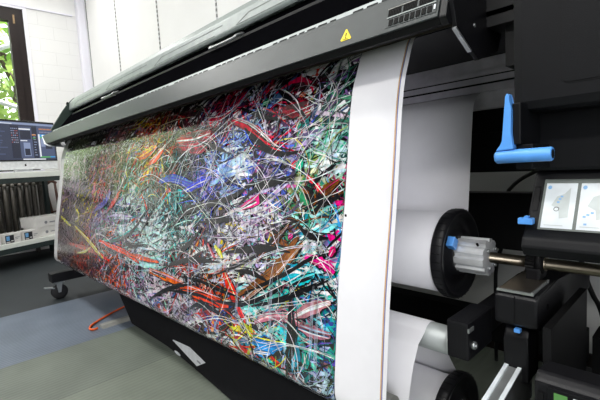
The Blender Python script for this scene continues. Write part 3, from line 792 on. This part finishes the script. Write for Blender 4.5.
KEY=[
("e81848",0.030,[(-1.113, 1.006), (-1.02, 0.976), (-0.955, 0.942), (-0.895, 0.902), (-0.85, 0.882)]),
("c01038",0.012,[(-1.099, 0.991), (-1.006, 0.959), (-0.943, 0.923), (-0.867, 0.877)]),
("e81848",0.020,[(-0.809, 0.841), (-0.787, 0.854)]),
("e8204e",0.016,[(-0.749, 0.818), (-0.711, 0.79), (-0.695, 0.775)]),
("e0307a",0.030,[(-1.025, 0.725), (-0.963, 0.745), (-0.909, 0.767)]),
("f2581a",0.035,[(-1.419, 0.428), (-1.312, 0.421), (-1.209, 0.419), (-1.105, 0.42)]),
("f06a20",0.030,[(-1.65, 0.439), (-1.486, 0.436), (-1.349, 0.429)]),
("e84a14",0.030,[(-1.27, 0.418), (-1.164, 0.411), (-1.059, 0.414)]),
("ee4a18",0.025,[(-2.28, 0.505), (-2.101, 0.492), (-1.918, 0.483), (-1.755, 0.459)]),
("d83a16",0.025,[(-2.827, 0.434), (-2.544, 0.439), (-2.302, 0.439), (-2.091, 0.413)]),
("e85a28",0.020,[(-1.893, 0.482), (-1.716, 0.481), (-1.561, 0.485)]),
("e8401c",0.035,[(-1.101, 0.527), (-1.07, 0.49), (-1.028, 0.448), (-1.006, 0.425)]),
("d8d43c",0.018,[(-1.006, 0.428), (-0.983, 0.394), (-0.941, 0.351)]),
("e0302a",0.020,[(-1.028, 0.439), (-0.995, 0.409), (-0.968, 0.385)]),
("c8b830",0.022,[(-2.718, 0.548), (-2.555, 0.513), (-2.407, 0.476), (-2.287, 0.441), (-2.207, 0.419)]),
("b8b828",0.020,[(-3.049, 0.592), (-2.896, 0.561), (-2.803, 0.549)]),
("c0b830",0.020,[(-2.755, 0.656), (-2.663, 0.624), (-2.686, 0.575)]),
("b8b838",0.014,[(-2.654, 0.392), (-2.505, 0.421), (-2.403, 0.455)]),
("1aa8a4",0.016,[(-2.19, 0.513), (-2.077, 0.524), (-1.952, 0.555), (-1.863, 0.585), (-1.799, 0.599)]),
("e8d83c",0.016,[(-1.158, 0.595), (-1.125, 0.575), (-1.105, 0.558)]),
("e04050",0.014,[(-1.202, 0.597), (-1.172, 0.57), (-1.145, 0.553)]),
("d8c830",0.012,[(-1.804, 0.943), (-1.742, 0.952), (-1.705, 0.963)]),
("d84a30",0.040,[(-1.844, 0.918), (-1.74, 0.939), (-1.665, 0.96)]),
("d04838",0.035,[(-1.732, 0.886), (-1.656, 0.913), (-1.596, 0.947)]),
("b83038",0.050,[(-1.49, 0.971), (-1.349, 0.967), (-1.241, 0.979)]),
("902838",0.050,[(-1.467, 0.946), (-1.314, 0.935), (-1.223, 0.956)]),
("7a1c28",0.050,[(-0.866, 1.005), (-0.808, 1.003), (-0.762, 1.01)]),
("8a2434",0.040,[(-0.795, 0.974), (-0.751, 0.984)]),
("e06a50",0.014,[(-0.805, 1.036), (-0.775, 1.039)]),
("2a9a6a",0.022,[(-0.967, 1.038), (-0.936, 1.042)]),
("109a78",0.030,[(-0.789, 0.833), (-0.768, 0.859)]),
("30885c",0.050,[(-0.761, 0.745), (-0.741, 0.771)]),
("1a7f80",0.030,[(-0.775, 0.95), (-0.755, 0.964)]),
("6a3a18",0.026,[(-0.73, 0.738), (-0.701, 0.764), (-0.666, 0.787), (-0.635, 0.804)]),
("7a4420",0.020,[(-0.764, 0.779), (-0.73, 0.764), (-0.724, 0.744)]),
("5a3016",0.020,[(-0.692, 0.742), (-0.654, 0.763), (-0.629, 0.775)]),
("7a4a26",0.026,[(-1.023, 0.452), (-0.941, 0.5), (-0.871, 0.546), (-0.809, 0.596), (-0.782, 0.636), (-0.762, 0.659)]),
("8a5a34",0.022,[(-0.977, 0.449), (-0.878, 0.52), (-0.815, 0.573), (-0.772, 0.616), (-0.745, 0.642)]),
("6a3c1c",0.020,[(-0.929, 0.569), (-0.897, 0.607), (-0.857, 0.639), (-0.804, 0.687)]),
("e0308a",0.025,[(-0.734, 0.61), (-0.691, 0.606), (-0.65, 0.596), (-0.629, 0.585)]),
("d82878",0.020,[(-0.649, 0.621), (-0.635, 0.646)]),
("e03090",0.015,[(-0.8, 0.65), (-0.785, 0.662)]),
("1a9ab0",0.050,[(-0.812, 0.547), (-0.774, 0.563), (-0.729, 0.565)]),
("28b0b8",0.030,[(-0.779, 0.531), (-0.735, 0.554), (-0.694, 0.57)]),
("a86a78",0.030,[(-0.925, 0.398), (-0.855, 0.432), (-0.781, 0.446), (-0.713, 0.436)]),
("9a6272",0.030,[(-0.742, 0.429), (-0.685, 0.429), (-0.632, 0.433)]),
("b07a80",0.030,[(-0.758, 0.451), (-0.702, 0.484), (-0.636, 0.513)]),
("2078b8",0.045,[(-0.931, 0.342), (-0.867, 0.348), (-0.8, 0.361)]),
("1a8aa8",0.045,[(-0.755, 0.39), (-0.753, 0.354), (-0.752, 0.322)]),
("18a094",0.030,[(-0.717, 0.369), (-0.708, 0.332)]),
("3a8ad0",0.030,[(-0.922, 0.315), (-0.849, 0.33)]),
("2a3aa8",0.030,[(-1.621, 0.807), (-1.516, 0.822), (-1.4, 0.805), (-1.294, 0.783)]),
("2434b0",0.035,[(-1.41, 0.767), (-1.31, 0.797), (-1.218, 0.818)]),
("1a9aa0",0.016,[(-1.469, 0.744), (-1.455, 0.713), (-1.457, 0.682)]),
("00a8b0",0.012,[(-1.474, 0.724), (-1.46, 0.698)]),
("5a54a8",0.030,[(-2.384, 0.659), (-2.24, 0.707), (-2.168, 0.76)]),
("b83a3a",0.030,[(-2.195, 0.657), (-2.101, 0.721), (-2.034, 0.771)]),
]
DARK=[
[(-1.77, 0.571), (-1.67, 0.672), (-1.611, 0.749)],
[(-1.479, 0.627), (-1.379, 0.686), (-1.243, 0.72), (-1.111, 0.744), (-1.048, 0.771)],
[(-1.319, 0.721), (-1.193, 0.732), (-1.089, 0.751), (-1.017, 0.777)],
[(-1.273, 0.663), (-1.135, 0.678), (-1.046, 0.687)],
[(-2.132, 0.519), (-1.95, 0.546), (-1.822, 0.602), (-1.732, 0.678)],
[(-2.031, 0.563), (-1.923, 0.529), (-1.828, 0.521), (-1.702, 0.543)],
[(-1.426, 0.503), (-1.356, 0.563), (-1.303, 0.597), (-1.256, 0.643)],
[(-1.557, 0.453), (-1.395, 0.507), (-1.252, 0.533), (-1.114, 0.544)],
[(-1.096, 0.579), (-0.981, 0.598), (-0.88, 0.615), (-0.788, 0.614)],
[(-1.035, 0.53), (-0.954, 0.536), (-0.878, 0.525)],
[(-1.152, 0.496), (-1.057, 0.533), (-0.958, 0.577), (-0.889, 0.619), (-0.828, 0.68)],
[(-1.482, 0.386), (-1.34, 0.405), (-1.215, 0.415), (-1.104, 0.404)],
[(-1.39, 0.455), (-1.246, 0.464), (-1.107, 0.455), (-1.008, 0.455)],
[(-0.979, 0.473), (-0.904, 0.504), (-0.789, 0.561), (-0.719, 0.602), (-0.647, 0.63)],
[(-0.946, 0.438), (-0.824, 0.48), (-0.726, 0.525), (-0.646, 0.564)],
[(-0.783, 0.323), (-0.777, 0.378), (-0.776, 0.431), (-0.777, 0.5)],
[(-0.791, 0.271), (-0.768, 0.344), (-0.756, 0.415), (-0.771, 0.477)],
[(-1.083, 1.042), (-0.965, 1.001), (-0.869, 0.977)],
[(-1.011, 0.916), (-0.922, 0.895), (-0.841, 0.879), (-0.77, 0.885)],
[(-1.068, 0.758), (-0.988, 0.793), (-0.912, 0.801), (-0.811, 0.817)],
[(-1.042, 0.73), (-0.967, 0.778), (-0.876, 0.798), (-0.794, 0.809)],
[(-0.769, 0.79), (-0.731, 0.779), (-0.721, 0.749), (-0.747, 0.722)],
[(-0.725, 0.718), (-0.686, 0.745), (-0.641, 0.765)],
[(-0.907, 1.071), (-0.826, 1.017), (-0.763, 0.97)],
[(-1.04, 0.972), (-0.973, 0.929), (-0.885, 0.887)],
[(-1.932, 0.669), (-1.876, 0.726), (-1.797, 0.772), (-1.677, 0.799)],
[(-2.945, 0.571), (-2.722, 0.56), (-2.521, 0.528)],
[(-1.316, 0.95), (-1.219, 0.928), (-1.13, 0.902)],
[(-3.078, 0.523), (-2.924, 0.47), (-2.699, 0.429)],
[(-1.128, 0.419), (-1.006, 0.431), (-0.902, 0.47), (-0.826, 0.507)],
[(-1.336, 0.333), (-1.24, 0.382), (-1.138, 0.384), (-1.056, 0.364)],
[(-1.643, 0.314), (-1.532, 0.369), (-1.402, 0.416), (-1.272, 0.446)],
[(-0.765, 0.685), (-0.718, 0.663), (-0.657, 0.663)],
[(-0.731, 0.779), (-0.705, 0.81), (-0.648, 0.843)],
]
PALE=[
[(-1.26, 0.832), (-1.224, 0.859), (-1.205, 0.913), (-1.248, 0.951), (-1.351, 0.975)],
[(-1.519, 0.846), (-1.476, 0.892), (-1.387, 0.933), (-1.275, 0.954), (-1.182, 0.994), (-1.091, 1.036)],
[(-1.728, 0.86), (-1.657, 0.917), (-1.542, 0.975), (-1.511, 1.029)],
[(-0.783, 0.859), (-0.772, 0.816), (-0.79, 0.763), (-0.832, 0.707)],
[(-0.795, 0.817), (-0.857, 0.779), (-0.932, 0.731), (-1.036, 0.69)],
[(-0.81, 0.812), (-0.761, 0.779), (-0.734, 0.738), (-0.716, 0.708)],
[(-1.019, 1.065), (-0.968, 1.013), (-0.928, 0.954), (-0.914, 0.912)],
[(-0.91, 1.077), (-0.846, 1.048), (-0.801, 1.013), (-0.787, 0.973), (-0.805, 0.931)],
[(-0.712, 1.08), (-0.672, 1.04), (-0.657, 1.007), (-0.686, 0.976)],
[(-0.668, 0.994), (-0.712, 0.964), (-0.767, 0.944), (-0.796, 0.914)],
[(-0.659, 0.972), (-0.723, 0.939), (-0.771, 0.901), (-0.799, 0.86)],
[(-1.548, 0.806), (-1.446, 0.798), (-1.364, 0.768), (-1.285, 0.726), (-1.211, 0.687), (-1.104, 0.629)],
[(-1.29, 0.754), (-1.257, 0.811), (-1.221, 0.838), (-1.129, 0.79)],
[(-1.403, 0.573), (-1.338, 0.63), (-1.264, 0.685), (-1.243, 0.72)],
[(-1.06, 0.708), (-0.967, 0.706), (-0.869, 0.733), (-0.791, 0.779)],
[(-1.037, 0.697), (-0.93, 0.714), (-0.837, 0.751)],
[(-0.955, 0.412), (-0.897, 0.402), (-0.834, 0.368), (-0.808, 0.343)],
[(-0.838, 0.444), (-0.772, 0.422), (-0.726, 0.398), (-0.69, 0.397)],
[(-0.922, 0.321), (-0.834, 0.368), (-0.755, 0.384), (-0.624, 0.397)],
[(-0.867, 0.302), (-0.85, 0.358), (-0.836, 0.406)],
[(-0.703, 0.379), (-0.723, 0.332), (-0.752, 0.285)],
[(-0.682, 0.494), (-0.666, 0.458), (-0.651, 0.418)],
[(-0.954, 0.395), (-0.864, 0.444), (-0.745, 0.48), (-0.63, 0.519)],
[(-2.539, 0.399), (-2.409, 0.493), (-2.316, 0.534), (-2.162, 0.526), (-2.043, 0.469)],
[(-2.346, 0.52), (-2.272, 0.453), (-2.297, 0.386)],
[(-2.316, 0.534), (-2.173, 0.576), (-2.011, 0.588)],
[(-1.936, 0.781), (-1.722, 0.825), (-1.583, 0.798), (-1.456, 0.759)],
[(-1.806, 0.826), (-1.728, 0.86), (-1.63, 0.865), (-1.552, 0.831)],
[(-1.063, 0.904), (-0.986, 0.869), (-0.923, 0.819), (-0.89, 0.761)],
[(-0.947, 0.861), (-0.883, 0.87), (-0.823, 0.856)],
[(-0.989, 0.543), (-0.912, 0.583), (-0.82, 0.616), (-0.722, 0.637), (-0.641, 0.636)],
[(-1.275, 0.481), (-1.161, 0.525), (-1.037, 0.555), (-0.932, 0.592)],
[(-0.788, 1.044), (-0.734, 1.014), (-0.689, 0.997)],
[(-0.75, 0.91), (-0.719, 0.887), (-0.676, 0.874), (-0.636, 0.857)],
[(-1.158, 0.743), (-1.084, 0.72), (-1.055, 0.677), (-1.081, 0.625)],
[(-1.337, 0.266), (-1.237, 0.327), (-1.113, 0.37), (-0.993, 0.379)],
[(-2.047, 0.722), (-1.905, 0.66), (-1.911, 0.586), (-1.996, 0.513)],
[(-0.971, 0.82), (-0.938, 0.778), (-0.878, 0.739), (-0.809, 0.719)],
[(-1.305, 1.029), (-1.19, 1.022), (-1.119, 1.047), (-1.068, 1.079)],
[(-1.65, 0.866), (-1.635, 0.899), (-1.546, 0.911), (-1.523, 0.87), (-1.605, 0.823)],
]
LIGHT=[
("c4eeee",[(-1.8, 0.604), (-1.692, 0.594), (-1.581, 0.612)]),
("b8ece4",[(-1.765, 0.545), (-1.646, 0.565), (-1.551, 0.558)]),
("d8f4f4",[(-1.679, 0.52), (-1.583, 0.522), (-1.514, 0.546)]),
("c8ccf0",[(-2.133, 0.639), (-1.998, 0.637), (-1.88, 0.653)]),
("d0f0f4",[(-2.042, 0.605), (-1.935, 0.584), (-1.848, 0.618)]),
("9cf0e0",[(-0.979, 0.473), (-0.931, 0.493), (-0.877, 0.508)]),
("e8f8fa",[(-1.011, 0.491), (-0.952, 0.519), (-0.898, 0.55)]),
("78e0d0",[(-0.948, 0.455), (-0.892, 0.46), (-0.84, 0.476)]),
("a8e8ec",[(-0.777, 0.589), (-0.733, 0.605), (-0.693, 0.625)]),
("d8f0f4",[(-0.758, 0.628), (-0.716, 0.643), (-0.683, 0.661)]),
("e8e4f0",[(-1.162, 0.538), (-1.106, 0.565), (-1.064, 0.589)]),
("c8d4f4",[(-1.21, 0.511), (-1.136, 0.522), (-1.092, 0.547)]),
("b0c4f0",[(-1.163, 0.877), (-1.095, 0.893), (-1.031, 0.902)]),
("8aa8f0",[(-1.221, 0.838), (-1.136, 0.849), (-1.06, 0.872)]),
("d0dcf8",[(-1.124, 0.849), (-1.058, 0.86), (-1.007, 0.876)]),
("a8d8d0",[(-0.718, 0.882), (-0.684, 0.89), (-0.652, 0.897)]),
("c8e4e0",[(-0.702, 0.856), (-0.668, 0.859), (-0.637, 0.877)]),
("c0b4dc",[(-0.965, 0.76), (-0.91, 0.778), (-0.859, 0.795)]),
("d4cce4",[(-1.056, 0.683), (-0.983, 0.681), (-0.918, 0.697)]),
("8cd8e4",[(-0.715, 0.693), (-0.686, 0.69), (-0.661, 0.702)]),
("50c0d8",[(-0.827, 0.397), (-0.779, 0.399), (-0.74, 0.394)]),
("a0dce8",[(-0.896, 0.38), (-0.852, 0.38), (-0.81, 0.396)]),
("58b8a8",[(-0.741, 0.404), (-0.704, 0.393), (-0.675, 0.382)]),
("b4c8e8",[(-0.68, 0.31), (-0.66, 0.327), (-0.641, 0.349)]),
("9cdcd4",[(-1.798, 0.453), (-1.653, 0.464), (-1.526, 0.489)]),
("e0c8e8",[(-1.665, 0.378), (-1.569, 0.378), (-1.465, 0.389)]),
]
# ------------------------------------------------------------------ the printed artwork: one layer of inked strokes on the sheet
AX0, AX1, AZ0, AZ1 = -3.115, -.618, .256, 1.115
rg = random.Random(5)
def S2(h):
    c = lin(h); g = sum(c)/3
    return tuple(min(.95, max(0, (g+(v-g)*1.15)*1.25)) for v in c)
PALS = [(x, z, [S2(c) for c in p.split()]) for x, z, p in PAL]
PXZ = np.array([(a[0], a[1]) for a in PALS])
def local(x, z, tight=2.0):
    d = ((PXZ[:, 0]-x)*.9)**2+(PXZ[:, 1]-z)**2
    idx = np.argsort(d)[:4]
    w_ = [1/(d[i]+.0015)**tight for i in idx]
    return PALS[rg.choices(list(idx), w_)[0]][2]
def jit(c, a=.25):
    k = 1+rg.uniform(-a, a); return tuple(min(1, max(0, v*k*(1+rg.uniform(-.12, .12)))) for v in c)
AV, AF, AC = [], [], []
# ground coat: coarse patches
nx, nz_ = 110, 40
for j in range(nz_+1):
    for i in range(nx+1):
        x = AX0+(AX1-AX0)*i/nx; z = AZ0+(AZ1-AZ0)*j/nz_
        AV.append((x, frontY(x, z)-.0008, z))
for j in range(nz_):
    for i in range(nx):
        a = j*(nx+1)+i; AF.append((a, a+1, a+nx+2, a+nx+1))
        x = AX0+(AX1-AX0)*(i+.5)/nx; z = AZ0+(AZ1-AZ0)*(j+.5)/nz_
        AC.append(jit(rg.choice(local(x, z)), .3))
layer = [.0010]
def stroke(pts, w_, col, seg=4, taper=True, wob=.0):
    P = cat_rom(pts, seg); n = len(P); off = layer[0]; layer[0] += .0000007
    base = len(AV); ok = []
    for i, (x, z) in enumerate(P):
        a = P[max(0, i-1)]; b = P[min(n-1, i+1)]
        dx, dz = b[0]-a[0], b[1]-a[1]; l = math.hypot(dx, dz) or 1
        k = w_/2*(1+rg.uniform(-wob, wob))
        if taper: k *= min(1, .25+2.2*min(i, n-1-i)/n)
        for s in (1, -1):
            xx = min(AX1, max(AX0, x-dz/l*k*s)); zz = min(AZ1, max(AZ0, z+dx/l*k*s))
            AV.append((xx, frontY(xx, zz)-off, zz))
    for i in range(n-1):
        q = [base+2*i, base+2*i+1, base+2*i+3, base+2*i+2]
        e = [AV[v] for v in q]
        if max(abs(e[0][0]-e[1][0]), abs(e[0][2]-e[1][2])) < 1e-5 or max(abs(e[2][0]-e[3][0]), abs(e[2][2]-e[3][2])) < 1e-5: continue
        AF.append(tuple(q)); AC.append(jit(col, .10))
def rand_path(x, z, L, th, curv, n=4):
    P = [(x, z)]; st = L/n
    for _ in range(n):
        x += math.cos(th)*st; z += math.sin(th)*st; th += curv/n+rg.gauss(0, .10); P.append((x, z))
    return P
def angle(x, z):
    r = rg.random()
    if r < .45: return math.radians(rg.gauss(38, 20))
    if r < .70: return math.radians(rg.gauss(-38, 22))
    if r < .88: return math.radians(rg.gauss(4, 12))
    return rg.uniform(-PI/2, PI/2)
def rp(): return rg.uniform(AX0, AX1), rg.uniform(AZ0, AZ1)
INK = S2('0b0b0e'); WHT = S2('eceaf2')
for _ in range(1500):
    x, z = rp(); stroke(rand_path(x, z, rg.uniform(.05, .18), angle(x, z), rg.gauss(0, .8)), rg.uniform(.008, .032), rg.choice(local(x, z)), 3, wob=.3)
for _ in range(1900):
    x, z = rp(); stroke(rand_path(x, z, rg.uniform(.04, .26), angle(x, z), rg.gauss(0, .9)), rg.uniform(.004, .015), jit(rg.choice(local(x, z)), .3), 3, wob=.3)
for _ in range(620):
    x, z = rp(); stroke(rand_path(x, z, rg.uniform(.06, .40), angle(x, z), rg.gauss(0, 1.0), 5), rg.uniform(.002, .008), jit(INK, .5), 3, wob=.35)
for c, pts in LIGHT:
    for k in range(9):
        o = rg.gauss(0, .026); u = rg.gauss(0, .026)
        stroke([(p+o+rg.gauss(0, .01), q+u+rg.gauss(0, .01)) for p, q in pts], rg.uniform(.004, .013), jit(S2(c), .3), 4, wob=.4)
for _ in range(2400):
    x, z = rp(); stroke(rand_path(x, z, rg.uniform(.03, .20), angle(x, z), rg.gauss(0, 1.1)), rg.uniform(.0012, .004), jit(rg.choice(local(x, z)), .35), 3, wob=.3)
for c, w_, pts in KEY[:]:
    stroke([(a+.003, b-.003) for a, b in pts], w_*1.12, INK, 6, wob=.3)
    stroke(pts, w_, S2(c), 6, wob=.2)
    for _ in range(9):
        o = rg.uniform(-.4, .4)*w_; stroke([(a+o*.5, b+o) for a, b in pts], w_*rg.uniform(.06, .14), jit(S2(c), .7) if rg.random() < .6 else rg.choice([INK, jit(WHT, .3), rg.choice(local(*pts[0]))]), 5, wob=.3)
for pts in DARK:
    stroke(pts, rg.uniform(.010, .018), INK, 6, wob=.25)
    stroke([(a+.012, b+.012) for a, b in pts], .004, INK, 6, wob=.3)
for _ in range(260):
    x, z = rp(); p_ = local(x, z)
    br = max(p_, key=sum); m_ = tuple(.45*a+.55*b for a, b in zip(br, WHT))
    stroke(rand_path(x, z, rg.uniform(.08, .5), angle(x, z), rg.gauss(0, 1.4), 5), rg.uniform(.001, .0024), m_, 4, wob=.3)
for pts in PALE:
    for k in range(2):
        o = rg.gauss(0, .006); u = rg.gauss(0, .006)
        stroke([(a+o, b+u) for a, b in pts], rg.uniform(.0012, .0028), jit(WHT, .25), 6, wob=.3)
for x in (-1.32, -1.30, -.70, -.682, -.86, -1.02, -1.72, -2.2):      # faint upright banding of the print
    for k in range(3):
        z0 = rg.uniform(.27, .4); stroke([(x+.004*k, z0), (x+.004*k, z0+rg.uniform(.08, .25))], .002, S2('a8b0c0'), 3)
me = bpy.data.meshes.new('printed_image')
bv = web.location
me.from_pydata([(x-bv.x, y-bv.y, z-bv.z) for x, y, z in AV], [], AF)
ca = me.attributes.new('Ink', 'FLOAT_COLOR', 'FACE')
ca.data.foreach_set('color', np.array([c+(1.0,) for c in AC], dtype=np.float32).ravel())
me.materials.append(M['inkprint'])
for p_ in me.polygons: p_.use_smooth = True
bm_ = bmesh.new(); bm_.from_mesh(me)
for f_ in bm_.faces:
    f_.normal_update()
    if f_.normal.y > 0: f_.normal_flip()
bm_.to_mesh(me); bm_.free()
img = bpy.data.objects.new('printed_image', me); COL.objects.link(img); img.parent = web
lab(img, 'dense multicoloured abstract scribbles with white, black, red and teal lines')

tbar = thing('tension_bar', (-1.83, .70, .258), 'black tension bar lying in the bottom loop of the printed paper', 'bar')
MBm('rubber').lathe([(-3.255, .036), (-3.235, .041), (-3.2, .041)], .695, .302, 28).build('end_plug', tbar)
MBm('grey').lathe([(-3.2, .028), (-.48, .028)], .703, .302, 28).build('tube', tbar)

sr = thing('supply_paper_roll', (-1.83, .985, .48), 'thick white supply paper roll behind the print, its sheet rising into the printer', 'paper roll')
MBm('paperm').lathe([(PXL, .04), (PXL, .105), (PXR, .105), (PXR, .04)], .985, .597, 96).build('roll', sr)
rw = [(1.0895, .60), (1.0915, .66), (1.100, .722), (1.121, .86), (1.132, .93), (1.142, .978), (1.160, 1.003), (1.199, 1.022)]
MBm('paperm').strip(cat_rom(rw, 5), PXL, PXR, 4).build('paper_sheet', sr, solid=.0006)
tr_ = thing('take_up_paper_roll', (-1.83, .96, .07), 'white paper roll low down on the take-up spindle, right of the print', 'paper roll')
MBm('paperm').lathe([(PXL, .04), (PXL, .094), (PXR, .094), (PXR, .04)], .96, .165, 96).build('roll', tr_)

def spindle(cy, cz, xend, label, full):
    s = thing('roll_spindle', (-1.83, cy, cz), label, 'spindle')
    sh_ = MBm('brass').lathe([(-3.30, .0125), (xend, .0125)], cy, cz, 24)
    if full: sh_.lathe([(-.262, .0155), (-.255, .0155)], cy, cz, 24)
    sh_.build('shaft', s)
    fg = MBm('blk').lathe([(-.474, .045), (-.474, .112), (-.470, .114), (-.449, .114), (-.445, .110), (-.445, .103), (-.459, .098), (-.461, .062), (-.447, .054), (-.447, .046)], cy, cz, 72, caps=False)
    for i in range(36):
        a = 2*PI*i/36
        fg.m('dark').box(-.470, -.447, .1138, .1147, -.0012, .0012, T=lambda X, u, v, a=a: (X, cy+u*math.cos(a)-v*math.sin(a), cz+u*math.sin(a)+v*math.cos(a)))
    fg = fg.build('flange', s)
    for a in (PI*.80, -PI*.22):
        lab(MBm('blue').box(-.456, -.438, .050, .074, -.013, .013, T=lambda X, u, v: (X, cy+u*math.cos(a)-v*math.sin(a), cz+u*math.sin(a)+v*math.cos(a)), bevel=.002).build('flange_latch', fg), 'blue latch')
    hb = MBm('alu'); pts = []
    for i in range(60):
        a = 2*PI*i/60; k = (i % 6); r = .0455 if k in (0, 1, 2, 3) else .0385
        pts.append((cy+r*math.cos(a), cz+r*math.sin(a)))
    hb.prism(pts, -.447, -.376); hb.lathe([(-.376, .040), (-.374, .030), (-.374, .0125)], cy, cz, 40, caps=False)
    hb = hb.build('fluted_hub', s)
    MBm('ink').tube([(-.393, cy-.0285, cz+.032), (-.393, cy-.033, cz+.037)], .003, 10).build('set_screw_hole', hb)
    for a in (.6, 2.4, 4.2, 5.4):
        MBm('steel').tube([(-.374, cy+.028*math.cos(a), cz+.028*math.sin(a)), (-.369, cy+.028*math.cos(a), cz+.028*math.sin(a))], .0045, 8).build('bolt', hb)
    return s
spindle(.985, .597, .30, 'steel spindle with fluted hub and black flange holding the upper paper roll', True)
spindle(.96, .165, -.22, 'take-up spindle with black flange holding the low paper roll at the bottom edge', False)

# ------------------------------------------------------------------ cables and floor clutter
def cable(name, pts, r, m_, label, cat): return tag(MBm(m_).tube(cat_rom(pts, 8), r, 8).build(name), label, cat)
cable('orange_cable', [(-2.72, 1.32, .008), (-2.66, 1.05, .008), (-2.60, .89, .008), (-2.54, .775, .008), (-2.46, .665, .008), (-2.415, .625, .008), (-2.375, .612, .008), (-2.355, .625, .008), (-2.358, .645, .008)], .006, 'orange', 'orange cable looping on the floor under the left part of the print', 'cable')
tag(MBm('grey').prism([(-.028, 0), (-.018, .018), (.018, .018), (.028, 0)], .0, .75, 'Y', T=lambda u, a, v: (-2.365+u-.03*a, .665+a, v)).build('cable_cover'), 'grey plastic cable cover strip on the floor beside the orange cable', 'cable cover')
cable('black_cable', [(-.40, 1.62, .80), (-.487, 1.60, .752), (-.53, 1.60, .715), (-.545, 1.60, .68), (-.55, 1.60, .55), (-.585, 1.60, .42), (-.592, 1.60, .30), (-.60, 1.62, .01)], .007, 'rubber', 'black cable hanging behind the printer left of the control housing', 'cable')
cable('black_cable', [(-.33, 1.55, .60), (-.295, 1.58, .42), (-.275, 1.58, .36), (-.25, 1.6, .28), (-.2, 1.6, .01)], .008, 'rubber', 'black cable sloping down the grey wall at the right photo edge', 'cable')

# ------------------------------------------------------------------ light and camera
def area(name, loc, sx, sy, power, rot=(0, 0, 0), col=(1, 1, 1)):
    l = bpy.data.lights.new(name, 'AREA'); l.shape = 'RECTANGLE'; l.size = sx; l.size_y = sy; l.energy = power; l.color = col
    o = bpy.data.objects.new(name, l); COL.objects.link(o); o.location = loc; o.rotation_euler = rot
area('ceiling_lamp_front', (.5, -2.3, 3.25), 3.6, .5, 108, col=(1, .985, .96))
area('ceiling_lamp_middle', (-2.4, -.35, 3.25), 5.5, .4, 110, col=(1, .985, .96))
area('ceiling_lamp_window', (-4.6, .5, 3.25), .4, 2.2, 27, col=(1, .985, .96))
area('fill_light_right', (2.5, -1.9, 1.5), 2.4, 2.2, 118, rot=Vector((-.75, .65, -.1)).to_track_quat('-Z', 'Y').to_euler(), col=(.93, .94, 1))  # added fill from behind the camera to brighten the supply roll, no real lamp
sun = bpy.data.lights.new('sun', 'SUN'); sun.energy = 18.0; sun.angle = .02
so = bpy.data.objects.new('sun', sun); COL.objects.link(so); so.rotation_euler = Vector((-.06, -.62, -.78)).to_track_quat('-Z', 'Y').to_euler()
wl_ = bpy.data.worlds.new('sky'); sc.world = wl_; wl_.use_nodes = True
bg = wl_.node_tree.nodes['Background']; bg.inputs['Color'].default_value = (.93, .96, 1.0, 1); bg.inputs['Strength'].default_value = 2.4

cam = bpy.data.cameras.new('camera'); co = bpy.data.objects.new('camera', cam); COL.objects.link(co)
cam.sensor_width = 36; cam.lens = 24.0; cam.clip_start = .02
right = Vector((.69324821, .71834841, -.05815905)); down = Vector((.02520903, -.1048185, -.99417181)); fwd = Vector((-.72025788, .6877417, -.0907741))
mw = Matrix.Identity(4)
for i in range(3): mw[i][0] = right[i]; mw[i][1] = -down[i]; mw[i][2] = -fwd[i]
mw[2][3] = .85
co.matrix_world = mw
sc.camera = co
sc.view_settings.view_transform = 'Standard'; sc.view_settings.look = 'None'; sc.view_settings.gamma = 1; sc.view_settings.exposure = 0.1
sc.view_settings.use_curve_mapping = False
try:
    sc.cycles.use_denoising = True; sc.cycles.max_bounces = 10
except Exception: pass
